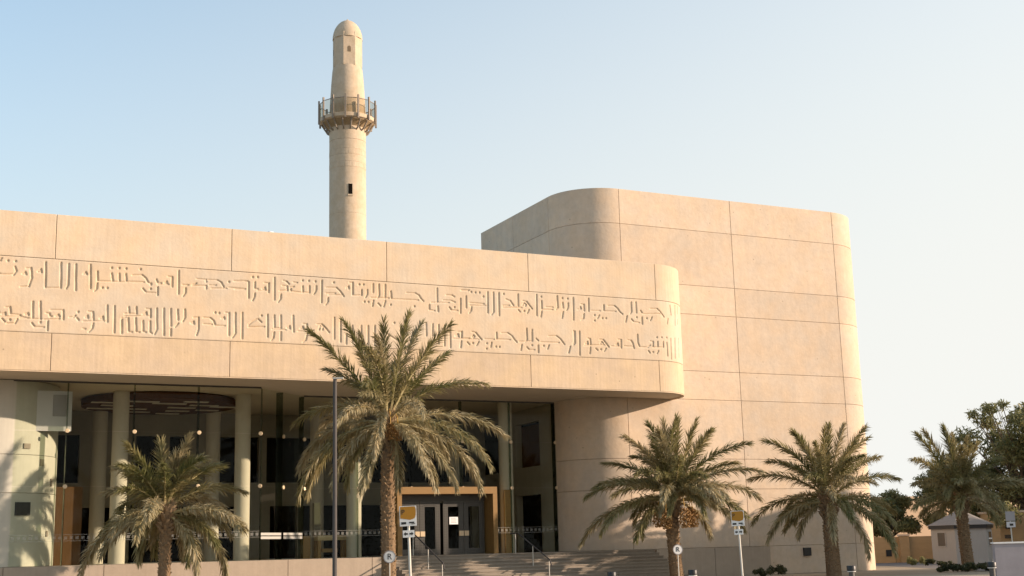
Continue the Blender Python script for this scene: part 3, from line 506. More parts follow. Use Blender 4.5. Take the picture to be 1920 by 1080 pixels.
# entrance portal
por = MB(); 
PT = 2.78+Z0+.05
MB().box(-.47, -.25, 5.1, 6.1, PL, PT-.32).build('portal_jamb', M_wood, bld)
MB().box(4.30, 4.52, 5.1, 6.1, PL, PT-.32).build('portal_jamb', M_wood, bld)
MB().box(-.47, 4.52, 5.1, 6.1, PT-.318, PT).build('portal_head', M_wood, bld)
MB().box(-.248, 4.298, 6.05, 6.1, PT-.62, PT-.322).build('portal_transom', M_grey, bld)
MB().box(5.08, 5.40, 5.50, 5.58, PL, 2.7+Z0).build('timber_panel', M_wood, bld)
DT = PT-.63
xs = [-.14, .93, 1.98, 2.04, 3.1, 4.19]
for i, (a, b) in enumerate(((-.14, .93), (.95, 1.96), (2.12, 3.14), (3.16, 4.19))):
    y = 5.95
    fw = .24
    dl = MB().box(a, a+fw, y, y+.06, PL+.01, DT).box(b-fw, b, y, y+.06, PL+.01, DT).box(a+fw, b-fw, y, y+.06, DT-fw, DT-.001).box(a+fw, b-fw, y, y+.06, PL+.011, PL+.28).build('door_leaf', M_grey, bld)
    MB().box(a+fw, b-fw, y+.02, y+.035, PL+.28, DT-fw).build('door_glass', M_glass, dl)
    sd_ = MB()
    for xx in (a+.07, a+.17, b-.07, b-.17):
        for k in range(20): zc = PL+.1+k*(DT-PL-.2)/19; sd_.box(xx-.018, xx+.018, y-.012, y, zc-.02, zc+.02)
    for zz in (PL+.08, PL+.18, DT-.08, DT-.17):
        for k in range(7): xc = a+.24+k*(b-a-.48)/6; sd_.box(xc-.018, xc+.018, y-.012, y, zz-.018, zz+.018)
    sd_.build('door_stud', M_stud, dl, kind='stuff')
    hx = b-.12 if i in (0, 2) else a+.12
    MB().box(hx-.11, hx+.11, y-.06, y-.02, PL+.85, PL+1.08).build('push_plate', M_tan, dl)
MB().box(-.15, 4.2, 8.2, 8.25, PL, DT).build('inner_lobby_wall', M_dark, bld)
notice = MB(); notice.box(0, .44, -.004, 0, 0, .34); no = notice.build('paper_notice', M_paper); tag(no, 'white paper notice stuck on the glass of the entrance door', 'notice')
no.location = W(2.42, 5.93, PL+1.38); no.rotation_euler = (0, 0, BROT)
tl = MB()
for k in range(4): tl.box(.07, .36-.03*(k % 2), -.006, -.0045, .08+k*.06, .09+k*.06)
tl.build('printed_text', M_pole, no)

# wall vent on the block
(vx, vy) = 21.1, BV
MB().box(20.3, 20.75, BV-.09, BV-.002, .85, 1.25).build('wall_vent', M_black, bld)

# staircase
st = thing('entrance_staircase', 'wide flight of grey stone steps climbing to the glass doors', 'stairs', W(-2.0, 2.3), BROT)
NS = 10; RH = PL/NS; TD = .34
for k in range(NS):
    z1 = PL - k*RH; y0 = -TD*(k+1); 
    mb = MB(); L = 13.1
    mb.box(0, L, y0, y0+TD-.002 if k else -.002, 0.0, z1-.045)
    mb.box(0, L, y0-.03, (y0+TD-.034), z1-.044, z1)
    mb.build('step', M_step, st)
lp = MB(); lp.box(-2.0, 11.1, 2.3, 5.38, PL-.003, PL+.0); lp.build('landing', M_step, bld)
# planter wall on the left, ramp wall on the right
pw = thing('planter_wall', 'low sand coloured stone wall below the glass, left of the steps', 'wall', W(-2.0, 1.7), BROT)
xx = 0
for k, L in enumerate((.9, 3.6, 3.6, 3.6, 3.6, 3.6, 3.6, 3.6)):
    MB().box(xx-L+.012, xx-.012, 0, .55, 0, PL-.01).build('wall_panel', M_plant, pw); xx -= L
MB().box(xx, -.02, .1, .5, 0, PL-.03).build('wall_core', M_core, pw)
MB().box(-30, -2.02, 2.25, 2.95, PL-.1, PL-.02).build('sill', M_plant, bld)
rw = thing('ramp_wall', 'low plain concrete wall right of the steps', 'wall', W(11.2, 2.0), BROT)
xx = 0
for k, L in enumerate((3.25, 3.25)):
    MB().box(xx+.012, xx+L-.012, 0, .45, 0, PL-.012).build('wall_panel', M_plant, rw); xx += L
MB().box(.02, 6.48, .05, .42, 0, PL-.03).build('wall_core', M_core, rw)
# handrails
def rail(s, label):
    h = thing('stair_handrail', label, 'handrail', W(s, 2.5, PL), BROT, 'handrails on the entrance steps')
    MB().tube([(0, .5, .86), (0, 0, .88), (0, -.3, .86), (0, -3.3, .9-1.40*.86), (0, -3.45, .86-1.42)], .028, 8).build('rail', M_pole, h)
    for y, zt, zb in ((0, .86, 0), (-1.7, .29, -.72), (-3.2, -.36, -1.3)):
        MB().tube([(0, y, zb), (0, y, zt)], .02, 8).build('post', M_polew, h)
    return h
rail(4.15, 'thin dark handrail running down the steps right of the portal')
rail(-.75, 'thin dark handrail running down the steps behind the orange parking sign')

# desk inside
dk = thing('reception_desk', 'pale wooden table with square legs standing behind the glass wall', 'desk', W(-3.75, 6.5, PL), BROT)
MB().box(0, 1.4, 0, .6, .78, 1.0).build('desk_top', mat('pale_ash_wood', (.48, .37, .21), .6, .3, .1, 4, (6, 1, 1)), dk)
for x in (0.001, 1.25):
    for y in (0, .45): MB().box(x, x+.15, y, y+.15, 0, .778).build('leg', M_wood, dk)
MB().box(.25, 1.0, .2, .5, .25, .42).build('shelf', M_wood, dk)
sc = thing('display_stand', 'tall narrow amber display panel standing left of the pale table', 'display', W(-4.45, 6.8, PL), BROT)
MB().box(0, .45, 0, .08, .12, 1.0).build('panel', M_wood, sc); MB().box(.05, .4, -.1, .18, 0, .118).build('foot', M_wood, sc)

# small dome lamp on the parapet
rl = thing('roof_lamp', 'small grey dome lamp on the roof edge left of the minaret', 'lamp', W(-7.6, .9, ZT-.1), BROT)
MB().tube([(0, 0, 0), (0, 0, .22)], .03, 8).build('stem', M_polew, rl); MB().lathe([(.2, .22), (.19, .27), (.12, .33), (.02, .36)], 16).build('lamp_dome', M_white, rl)

# ------------------------------------------------------------------ minaret
MX, MY = -12.27, 95.0
mi = thing('stone_minaret', 'tall round stone minaret with timber railed balcony and domed top', 'minaret', (MX, MY, 0))
rs = 1.385
zs = [0, 6, 12, 18, 23.0, 26.45, 30.0, 30.45, 31.0, 31.45, 32.2]
for a, b in zip(zs[:-1], zs[1:]):
    MB().lathe([(rs-.006, a+.003), (rs, a+.012), (rs, b-.012), (rs-.006, b-.003)], 64).build('stone_drum', M_min, mi, smooth=30)
MB().lathe([(rs-.06, 0), (rs-.06, 33.3)], 48).build('shaft_core', M_mincore, mi)
MB().lathe([(rs-.02, 32.21), (rs, 32.23), (rs+.02, 33.35)], 64).build('stone_drum', M_min, mi, smooth=30)
# belt of small carved blocks under the balcony
def arcblock(a0, a1, r0_, r1_, z0, z1, n=3):
    mb = MB(); aa = [a0+(a1-a0)*i/n for i in range(n+1)]
    mb.v = [(r*math.cos(a), r*math.sin(a), z) for z in (z0, z1) for r in (r0_, r1_) for a in aa]; m_ = n+1
    def I(zi, ri, k): return (zi*2+ri)*m_+k
    for k in range(n):
        mb.f += [(I(0, 1, k), I(0, 1, k+1), I(1, 1, k+1), I(1, 1, k)), (I(1, 0, k), I(1, 1, k), I(1, 1, k+1), I(1, 0, k+1)), (I(0, 0, k), I(0, 0, k+1), I(0, 1, k+1), I(0, 1, k))]
    mb.f += [(I(0, 0, 0), I(0, 1, 0), I(1, 1, 0), I(1, 0, 0)), (I(0, 0, n), I(1, 0, n), I(1, 1, n), I(0, 1, n))]
    return mb
for k in range(16):
    for j, (z0, z1) in enumerate(((30.06, 30.4), (31.06, 31.4))):
        a = (k+.5*j)/16*2*math.pi; arcblock(a+.012, a+2*math.pi/16-.012, rs-.02, rs+.008, z0, z1).build('carved_block', M_min, mi)
# window slot (dark) slightly right of centre
def at_ang(a, r): return (r*math.cos(a), r*math.sin(a))
aw = R(-90+16); x, y = at_ang(aw, rs-.0)
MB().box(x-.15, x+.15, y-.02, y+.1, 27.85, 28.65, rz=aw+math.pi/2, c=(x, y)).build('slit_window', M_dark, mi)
MB().box(x-.19, x+.19, y-.05, y+.05, 27.72, 27.84, rz=aw+math.pi/2, c=(x, y)).build('slit_sill', M_min, mi)
# balcony
MB().lathe([(1.3, 33.6), (2.02, 33.72), (2.1, 33.78), (2.12, 34.04), (2.0, 34.07), (1.2, 34.07)], 64).build('balcony_slab', M_min, mi, smooth=30)
MB().lathe([(1.41, 33.25), (1.6, 33.45), (1.95, 33.66), (1.95, 33.715), (1.3, 33.715)], 48).build('balcony_underside', M_under, mi, smooth=30)
for k in range(18):
    a = 2*math.pi*(k+.3)/18; ca, sa = math.cos(a), math.sin(a)
    mb = MB(); mb.tube([(1.34*ca, 1.34*sa, 32.95), (1.62*ca, 1.62*sa, 33.12), (1.99*ca, 1.99*sa, 33.66)], [.06, .07, .055], 6); mb.build('corbel', M_bronze, mi)
NP = 14
for k in range(NP):
    a = 2*math.pi*(k+.62)/NP; ca, sa = math.cos(a), math.sin(a); r = 2.19
    mb = MB(); mb.box(r-.06, r+.06, -.06, .06, 33.6, 35.45, rz=0); mb.v = [(x*ca-y*sa, x*sa+y*ca, z) for x, y, z in mb.v]; mb.build('balcony_post', M_bronze, mi)
    a2 = 2*math.pi*(k+1.62)/NP; mb = MB(); r = 2.1
    p, q = (r*math.cos(a+.035), r*math.sin(a+.035)), (r*math.cos(a2-.035), r*math.sin(a2-.035)); nx, ny = (p[0]+q[0])/2*.012, (p[1]+q[1])/2*.012
    mb.v = [(x, y, z) for z in (34.1, 35.2) for x, y in (p, q, (q[0]-nx, q[1]-ny), (p[0]-nx, p[1]-ny))]
    mb.f = [(0, 3, 2, 1), (4, 5, 6, 7), (0, 1, 5, 4), (1, 2, 6, 5), (2, 3, 7, 6), (3, 0, 4, 7)]; mb.build('railing_pane', M_rail, mi)
    rp = MB(); rp.tube([(p[0], p[1], 35.22), (q[0], q[1], 35.22)], .03, 6); rp.build('top_rail', M_bronze, mi)
# upper shaft
MB().lathe([(1.38, 34.0), (1.35, 35.2), (1.25, 36.9), (1.16, 38.0), (1.11, 38.25)], 64).build('upper_shaft', M_min, mi, smooth=30)
# octagonal stage with near-flush niches, their shade put into a dark colour, then dome
a0 = R(-90-8); OR = 1.165
MB().lathe([(OR-.01, 38.2), (OR, 38.3), (OR, 40.9)], 8, a0=a0).build('octagon_stage', M_min, mi)
MB().lathe([(1.17*math.cos(t)*.985, 40.55+1.62*math.sin(t)) for t in [R(q) for q in (0, 10, 20, 30, 40, 50, 60, 70, 80, 88)]], 64).build('dome', M_min, mi, smooth=40)
MB().lathe([(.09, 42.1), (.12, 42.2), (.03, 42.32)], 12).build('finial', M_min, mi, smooth=60)
for k, (hw) in ((0, .12), (7, .12)):
    a = a0 + 2*math.pi*(k+.5)/8 if k == 0 else a0 + 2*math.pi*(k-.5)/8
    rr = OR*math.cos(math.pi/8); x, y = rr*math.cos(a), rr*math.sin(a)
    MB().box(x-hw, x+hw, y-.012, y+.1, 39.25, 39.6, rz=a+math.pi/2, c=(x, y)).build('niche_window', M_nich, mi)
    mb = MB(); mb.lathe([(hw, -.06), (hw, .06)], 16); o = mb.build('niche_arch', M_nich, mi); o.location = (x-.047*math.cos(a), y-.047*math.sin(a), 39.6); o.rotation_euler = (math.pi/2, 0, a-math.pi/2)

# ------------------------------------------------------------------ palms
LEAF = .60
def frond_mesh(L, e0, bend, dry, seed, droop):
    rnd = random.Random(seed); mb = MB(); n = 16; pts = [Vector((0, 0, 0))]; dirs = []
    side = rnd.uniform(-.25, .25); twist = rnd.uniform(-.9, .9)
    for i in range(n):
        t = (i+.5)/n; e = R(e0 - bend*t**1.25); dirs.append(Vector((math.cos(e), side*t*math.cos(e), math.sin(e))).normalized()); pts.append(pts[-1]+dirs[-1]*(L/n))
    mb.tube(pts[:n], [.045*(1-.85*i/n)+.006 for i in range(n)], 4)
    nr = len(mb.f)
    pairs = int(56 + 22*L); lm = LEAF*(.85+.15*L/4)
    for k in range(pairs):
        t = .14 + .86*(k+rnd.uniform(-.35, .35))/pairs; i = min(n-1, int(t*n)); fr = t*n-i; p = pts[i].lerp(pts[i+1], fr); T = dirs[i]
        S = T.cross(Vector((0, 0, 1)))
        if S.length < .05: S = Vector((0, 1, 0))
        S.normalize(); U = S.cross(T)
        S, U = S*math.cos(twist*t)+U*math.sin(twist*t), U*math.cos(twist*t)-S*math.sin(twist*t)
        ll = lm*min(1, .35+2.6*(t-.12))*(1-.38*max(0, t-.72)/.28)*rnd.uniform(.78, 1.12)
        fa = R(58 - 36*t + rnd.uniform(-9, 9))
        for sg in (-1, 1):
            v = R(rnd.choice((-42, -12, 25, 58)) + rnd.uniform(-12, 12) - (12 if dry else 0))
            d1 = (T*math.cos(fa) + (S*sg*math.cos(v)+U*math.sin(v))*math.sin(fa)).normalized()
            d2 = (d1 + Vector((0, 0, -(.2+droop)*rnd.uniform(.3, 1.5)))).normalized()
            w_ = .023; wv = d1.cross(Vector((0, 0, 1)) if abs(d1.z) < .9 else Vector((1, 0, 0))).normalized()
            wv = (wv*rnd.uniform(.5, 1) + d1.cross(wv)*rnd.uniform(-.8, .8)).normalized()*w_
            q1 = p + d1*ll*.5; q2 = q1 + d2*ll*.5
            mb.add([p-wv*.6, p+wv*.6, q1-wv, q1+wv, q2], [(0, 1, 3, 2), (2, 3, 4)])
    me = bpy.data.meshes.new('frond'); me.from_pydata(mb.v, [], mb.f); me.materials.append(M_rach); me.materials.append(L_tan if dry else L_green)
    idx = np.ones(len(mb.f), dtype=np.int32); idx[:nr] = 0; me.polygons.foreach_set('material_index', idx); me.update()
    return me
FR = {}
def get_frond(cls, dry, L):
    key = (cls, dry, round(L*2)/2)
    if key not in FR:
        e0, bd, dr = [(84, 22, .1), (72, 38, .15), (60, 55, .2), (46, 68, .28), (30, 75, .35), (14, 72, .45), (-4, 62, .6), (-24, 45, .75), (-48, 28, .9)][cls]
        FR[key] = [frond_mesh(key[2], e0+q[0], bd+q[1], dry, hash(key) % 9999+i*17, dr) for i, q in enumerate(((0, 0), (7, 12), (-6, -6)))]
    return FR[key]
def trunk_mesh(h, r, seed, crown=1.0):
    rnd = random.Random(seed); mb = MB(); n = 14; bx, by = rnd.uniform(-.12, .12), rnd.uniform(-.12, .12)
    cl = lambda z: (bx*math.sin(z/h*2.2), by*math.sin(z/h*1.8))
    pts = []; rd = []
    for i in range(n+1):
        z = h*i/n; pts.append((*cl(z), z)); rd.append(r*(1.12 - .22*min(1, i/n*1.5)) if i/n < .85 else r*(.95+.25*(i/n-.85)/.15))
    mb.tube(pts, rd, 12); nf = len(mb.f)
    k = 0; z = .08
    while z < h-.02:
        a = k*2.39996 + rnd.uniform(-.35, .35); k += 1; z += .021*(.24/r)**.6*rnd.uniform(.3, 1.7)
        cx, cy = cl(z); rr = r*(1.02 if z < h-1 else 1.15); ca, sa = math.cos(a), math.sin(a)
        ln = rnd.uniform(.015, .065)*(1 if z < h-1.1*crown else 2.6); ww = .08*r/.24*rnd.uniform(.6, 1.2); hh = rnd.uniform(.09, .14)*(1 if z < h-1.1*crown else 1.6)
        P = lambda o, s_, dz: (cx+ca*o-sa*s_, cy+sa*o+ca*s_, z+dz)
        mb.add([P(rr-.05, -ww, 0), P(rr-.05, ww, 0), P(rr+ln, -ww*.6, hh), P(rr+ln, ww*.6, hh), P(rr-.04, -ww*.6, hh+.02), P(rr-.04, ww*.6, hh+.02)], [(0, 1, 3, 2), (2, 3, 5, 4), (0, 2, 4), (1, 5, 3)])
    me = bpy.data.meshes.new('trunk'); me.from_pydata(mb.v, [], mb.f); me.materials.append(M_trunk); me.materials.append(M_boot)
    idx = np.ones(len(mb.f), dtype=np.int32); idx[:nf] = 0; me.polygons.foreach_set('material_index', idx); me.update(); return me
dcm = None
def date_mesh():
    global dcm
    if dcm: return dcm
    rnd = random.Random(5); bm = bmesh.new()
    for k in range(230):
        a = rnd.uniform(0, 6.28); t = rnd.random(); rr = .19*math.sqrt(rnd.random())*math.sin(math.pi*(.15+.8*t))**.5
        mm = Matrix.Translation((rr*math.cos(a), rr*math.sin(a), -.62+.5*t)) @ Matrix.Scale(1.5, 4, (0, 0, 1))
        bmesh.ops.create_icosphere(bm, subdivisions=1, radius=.018, matrix=mm)
    me = bpy.data.meshes.new('date_cluster'); bm.to_mesh(me); bm.free(); me.materials.append(M_date); dcm = me; return me
def palm(loc, h, r, L, n, label, seed, dryfrac=.3, agemax=8.0, dates=(), agemin=0.0, lean=(0, 0), tscale=1.0, spec=(), fill=34):
    rnd = random.Random(seed); t = thing('date_palm', label, 'palm tree', loc, 0, 'date palms in front of the building')
    link('trunk', trunk_mesh(h, r, seed), t)
    off = rnd.uniform(0, 6.28)
    def put(az, age, ls, roll=0, dry=None):
        cls = min(8, max(0, int(age+.5))); 
        if dry is None: dry = rnd.random() < (dryfrac*.5 if cls < 4 else dryfrac*1.5)
        o = link('frond', rnd.choice(get_frond(cls, dry, L)), t)
        zz = h - .02 - .35*min(1, cls/8)
        o.location = (lean[0]+r*.6*math.cos(az), lean[1]+r*.6*math.sin(az), zz); o.rotation_euler = (rnd.uniform(-.25, .25)+roll, 0, az); o.scale = (ls,)*3
    if spec:
        for k, (az, e0, bd, ln) in enumerate(spec):
            ln = max(ln, 1.9); dry = rnd.random() < dryfrac*(.45 if e0 > 40 else 1.2)
            o = link('frond', frond_mesh(ln, e0, bd, dry, seed*100+k, max(.08, .55-.006*e0)), t); a_ = R(az)
            o.location = (r*.5*math.cos(a_), r*.5*math.sin(a_), h-.05-.25*(e0 < 20)); o.rotation_euler = (rnd.uniform(-.1, .1), 0, a_)
        for k in range(fill):        # fronds that point towards and away from the street
            az = R(rnd.choice((90, 270)) + rnd.uniform(-42, 42)); age = agemin+(agemax-agemin)*((k+.5)/fill)**.9
            put(az, age, rnd.uniform(.72, .98))
    else:
        for k in range(n):
            f = (k+.5)/n; az = off + k*2.39996 + rnd.uniform(-.2, .2); age = agemin+(agemax-agemin)*f**.85
            put(az, age, rnd.uniform(.76, 1.12)*(.8 if age < 1 else 1))
    for az, dz, dr, s_ in dates:
        g_ = MB(); ca, sa = math.cos(R(az)), math.sin(R(az))
        p0 = (ca*.1, sa*.1, h+.1); p1 = (ca*(dr*.6), sa*(dr*.6), h+.25+dz*.3); p2 = (ca*dr, sa*dr, h-.2+dz)
        g_.tube([p0, p1, (ca*dr*.92, sa*dr*.92, h+.08+dz*.7), p2], .018, 5); g_.build('fruit_stalk', M_stalk, t)
        o = link('date_cluster', date_mesh(), t); o.location = (p2[0], p2[1], p2[2]+.15); o.scale = (s_,)*3
    # fibrous skirt where the fronds leave the trunk
    mb = MB()
    for k in range(90):
        a = rnd.uniform(0, 6.28); z = h-rnd.uniform(-.1, .9); ca, sa = math.cos(a), math.sin(a); rr = r*1.05; ln = rnd.uniform(.15, .4)
        mb.add([(ca*rr-sa*.035, sa*rr+ca*.035, z), (ca*rr+sa*.035, sa*rr-ca*.035, z), (ca*(rr+ln*.6), sa*(rr+ln*.6), z+ln)], [(0, 1, 2)])
    mb.build('leaf_base_fibre', M_boot, t, kind='stuff')
    return t
# each visible frond: direction round the trunk, rise at its base, how far it bends over, length in metres
palm((-4.77, 48.5, 0), 6.6, .25, 3.9, 0, 'tallest date palm with dry drooping fronds left of the entrance steps', 11, .55, 7.4, dates=((-70, -.15, .42, 1.2), (-35, -.25, .5, 1.1)), spec=[(200, 56, 20, 4.27), (210, 72, 15, 3.88), (221, 90, 8, 3.56), (-33, 79, 10, 3.86), (-7, 67, 25, 4.11), (32, 53, 20, 3.79), (23, 41, 50, 4.15), (20, 19, 55, 4.77), (-21, 5, 65, 4.67), (3, -7, 70, 4.47), (-17, -22, 50, 3.69), (-25, -31, 45, 3.28), (-34, -66, 25, 2.53), (148, 25, 70, 3.91), (155, 26, 60, 4.23), (157, 13, 80, 4.55), (157, -5, 75, 4.42), (203, -21, 70, 3.47), (194, -33, 60, 2.91), (170, -5, 75, 4.78), (162, 57, 40, 3.09), (153, -50, 40, 2.27)], fill=30)
palm((-12.61, 47, 0), 3.4, .21, 3.2, 0, 'short shaggy date palm in front of the glass wall, leftmost of all', 26, .5, 6.9, spec=[(151, 57, 55, 2.98), (211, 67, 60, 1.79), (159, 87, 8, 2.41), (-39, 82, 15, 1.79), (-2, 75, 20, 1.81), (-31, 68, 50, 2.36), (33, 60, 55, 2.71), (28, 38, 60, 2.88), (4, 19, 70, 2.96), (-15, 15, 60, 3.39), (31, -11, 80, 3.57), (5, -2, 70, 2.2), (151, 28, 65, 2.5), (154, 14, 70, 3.65), (179, -1, 75, 3.87), (187, -7, 60, 2.67), (172, -37, 60, 1.84), (-5, -36, 70, 2.05), (-26, -28, 70, 2.51), (195, 40, 55, 2.11), (156, 11, 70, 2.23)], fill=20)
palm((6.76, 57, 0), 3.72, .27, 3.4, 0, 'full date palm hung with brown fruit bunches, right of the steps', 31, .45, 5.6, dates=((-160, -.35, .75, 1.6), (-125, -.5, .75, 1.5), (-60, -.4, .75, 1.6), (-35, -.45, .9, 1.5), (-15, -.35, .7, 1.4)), spec=[(215, 64, 45, 3.62), (214, 79, 30, 3.38), (206, 90, 12, 3.2), (-3, 88, 6, 3.25), (-12, 77, 12, 3.33), (38, 61, 25, 3.75), (-23, 55, 50, 4.01), (-7, 46, 45, 3.01), (-23, 35, 50, 4.02), (10, 24, 60, 4.12), (-17, 10, 75, 2.85), (-11, 17, 70, 3.22), (161, 49, 50, 3.49), (194, 29, 65, 3.91), (176, 34, 60, 3.45), (149, 9, 70, 4.91), (210, 13, 75, 4.07), (213, 22, 50, 3.21), (201, -15, 60, 2.5), (20, 6, 60, 3.91), (9, -19, 60, 2.25)], fill=34)
palm((14.19, 60, 0), 3.6, .31, 3.4, 0, 'green date palm before the right corner of the tall block', 47, .28, 6.0, spec=[(200, 64, 50, 3.96), (193, 55, 55, 3.28), (205, 71, 35, 3.55), (235, 92, 5, 3.19), (15, 82, 20, 3.43), (30, 63, 40, 3.91), (35, 45, 40, 4.1), (18, 34, 50, 3.81), (35, 2, 60, 4.81), (-37, -9, 70, 3.92), (-16, -34, 60, 3.02), (35, 17, 55, 4.15), (159, 42, 60, 3.65), (187, 0, 70, 3.49), (146, 18, 70, 3.95), (171, -23, 60, 2.13), (156, 10, 65, 2.48), (-16, 74, 30, 3.48)], fill=24)
palm((21.29, 63, 0), 3.65, .27, 3.2, 0, 'dark date palm standing before the guard kiosk at far right', 59, .08, 5.4, spec=[(203, 61, 15, 3.57), (184, 72, 12, 3.32), (194, 87, 12, 3.27), (200, 92, 5, 2.76), (-37, 77, 15, 2.43), (215, 40, 40, 4.15), (205, 26, 40, 3.25), (158, 1, 50, 2.03), (-10, 62, 20, 1.87), (-16, 56, 30, 2.39), (-31, 32, 50, 2.29), (37, 12, 60, 2.74), (-6, -16, 50, 1.19), (202, -11, 40, 1.27), (-33, 27, 60, 3.64), (214, 17, 55, 3.38)], fill=24)

# ------------------------------------------------------------------ street furniture
lp = thing('street_lamp', 'slim grey lamp pole in front of the tallest palm, left of it', 'street lamp', (-4.73, 34, 0))
MB().tube([(0, 0, .1), (0, 0, 2), (0, 0, 6.1)], [.062, .058, .048], 12).build('pole', M_pole, lp, smooth=40)
MB().lathe([(.13, 0), (.13, .06), (.07, .1)], 12).build('base_plate', M_pole, lp)
MB().box(-.05, .22, -.05, .05, 6.1, 6.14).build('lamp_head', M_polew, lp)
def park_sign(loc, label, rz, tilt, rtilt=0, flip=False):
    t = thing('parking_sign', label, 'sign', loc, rz, 'orange parking signs on posts'); t.rotation_euler = (0, R(tilt), rz)
    MB().tube([(0, 0, 0), (0, 0, 2.66)], .032, 10).build('post', M_polew, t, smooth=40)
    bd = MB().box(-.205, .205, -.05, -.035, 2.20, 2.68).build('sign_board', M_white, t)
    mb = MB(); # orange field, wider at the right like a blot
    pts = [(-.185, 2.665), (-.19, 2.39), (-.09, 2.37), (.05, 2.345), (.16, 2.38), (.19, 2.46), (.195, 2.6), (.17, 2.667)]
    mb.v = [(x, -.054, z) for x, z in pts]; mb.f = [tuple(range(len(pts)))[::-1][::-1]]; mb.build('orange_field', M_orange, bd)
    text_mesh('P', .17, M_black, 'letter', bd, (-.12, -.058, 2.53))
    mb = MB().box(-.17, -.05, -.056, -.0505, 2.245, 2.30).box(.02, .15, -.056, -.0505, 2.265, 2.30).box(.08, .17, -.056, -.0505, 2.24, 2.255); mb.build('printed_words', M_black, bd)
    pl = MB().box(-.14, .14, -.05, -.036, 1.93, 2.10).build('arrow_plate', M_white, t)
    mb = MB()
    for sg in (-1, 1):
        mb.add([(sg*.02, -.054, 1.995), (sg*.02, -.054, 2.035), (sg*.07, -.054, 2.035), (sg*.07, -.054, 1.995)], [(0, 1, 2, 3)])
        mb.add([(sg*.07, -.054, 1.965), (sg*.07, -.054, 2.065), (sg*.12, -.054, 2.015)], [(0, 1, 2)])
    mb.build('arrow', M_black, pl)
    return t
park_sign((-2.60, 32, 0), 'orange and white parking sign on a pale post before the entrance', 0.0, -1.6)
sg2 = park_sign((6.72, 40, 0), 'orange and grey parking sign under the fronds, post right of fruiting palm', -.28, -1.4)
sg2.scale = (.95, .95, .95)
def no_sign(loc, label, rz, r):
    t = thing('round_sign', label, 'sign', loc, rz, 'round R signs in front of the palms')
    MB().tube([(0, .03, 0), (0, .03, 1.55)], .02, 8).build('post', M_polew, t)
    mb = MB(); mb.lathe([(r, -.006), (r, .006)], 32); d_ = mb.build('sign_disc', M_white, t); d_.location = (0, 0, 1.43); d_.rotation_euler = (math.pi/2, 0, 0)
    mb = MB(); n = 32
    for q, rr in enumerate((r*.86, r*.995)): mb.v += [(rr*math.cos(2*math.pi*k/n), rr*math.sin(2*math.pi*k/n), .009) for k in range(n)]
    mb.f = [(k, (k+1) % n, n+(k+1) % n, n+k) for k in range(n)]; mb.build('rim', M_blindd, d_)
    text_mesh('R', r*1.35, M_black, 'letter', t, (0, -.012, 1.43), ext=.004)
    return t
no_sign((-4.70, 48.1, -.02), 'round white sign with black R on the tallest palm trunk', 0, .225)
no_sign((6.30, 52.5, -.05), 'round white sign with black R on the fruiting palm trunk', .15, .20)
bo = thing('bollard', 'black capped bollard at the foot of the entrance steps', 'bollard', (2.22, 32, 0), 0, 'black capped bollards along the kerb')
MB().lathe([(.07, 0), (.07, .86)], 16).build('post', M_grey, bo, smooth=40)
MB().lathe([(.095, .862), (.11, .875), (.11, .975), (.10, .99)], 20).build('cap', M_black, bo, smooth=40)
MB().lathe([(.10, .845), (.105, .861)], 20).build('collar', M_white, bo)
copy_tree(bo, (4.17, 32, 0), 0, 'black capped bollard just right of the fruiting palm')
copy_tree(bo, (7.99, 32, 0), 0, 'black capped bollard right of the thick green palm')
copy_tree(bo, (11.37, 32, 0), 0, 'black capped bollard before the kiosk and grey wall')

# grey wall at the right edge
gw = thing('grey_wall', 'plain mauve grey rendered wall at the right edge of the frame', 'wall', (14.42, 40.2, 0))
MB().box(0, 9, 0, .2, 0, 1.36).build('wall_body', M_hoard, gw); MB().box(-.03, 9.03, -.03, .23, 1.362, 1.41).build('coping', M_white, gw)

# kiosk
ks = thing('guard_kiosk', 'small cream guard kiosk with a grey pyramid roof and dark fascia', 'kiosk', (26.95, 80.5, -.02))
K = 6; KR = 1.85
hexp = [(KR*math.cos(2*math.pi*k/K), KR*math.sin(2*math.pi*k/K)) for k in range(K)]
for k in range(K):
    p, q = hexp[k], hexp[(k+1) % K]; mb = MB(); 
    mb.v = [(p[0], p[1], 0), (q[0], q[1], 0), (q[0]*.95, q[1]*.95, 0), (p[0]*.95, p[1]*.95, 0), (p[0], p[1], 2.12), (q[0], q[1], 2.12), (q[0]*.95, q[1]*.95, 2.12), (p[0]*.95, p[1]*.95, 2.12)]
    mb.f = [(0, 3, 2, 1), (4, 5, 6, 7), (0, 1, 5, 4), (1, 2, 6, 5), (2, 3, 7, 6), (3, 0, 4, 7)]
    wl = mb.build('wall_panel', M_kiosk, ks)
    ux, uy = q[0]-p[0], q[1]-p[1]; L = math.hypot(ux, uy); ux, uy = ux/L, uy/L; nx, ny = uy, -ux
    a_, b_ = (.25, .62) if k != 4 else (.12, .45)
    if k == 5: a_, b_ = .30, .80
    if k == 4: a_, b_ = .1, .4
    def wq(a, b, z0, z1, o, mt, nm, par):
        mb = MB(); A = (p[0]+ux*L*a+nx*.001, p[1]+uy*L*a+ny*.001); B = (p[0]+ux*L*b, p[1]+uy*L*b)
        mb.v = [(x+nx*oo, y+ny*oo, z) for z in (z0, z1) for (x, y), oo in ((A, o), (B, o), (B, .0005), (A, .0005))]
        mb.f = [(0, 3, 2, 1), (4, 5, 6, 7), (0, 1, 5, 4), (1, 2, 6, 5), (2, 3, 7, 6), (3, 0, 4, 7)]; return mb.build(nm, mt, par)
    wn = wq(a_, b_, 1.02, 1.92, .03, M_kiosk, 'window_frame', wl); wq(a_+.04, b_-.04, 1.08, 1.86, .045, M_kwin, 'pane', wn)
    if k == 5: wq(a_, b_, 1.42, 1.5, .06, M_white, 'window_bar', wn)
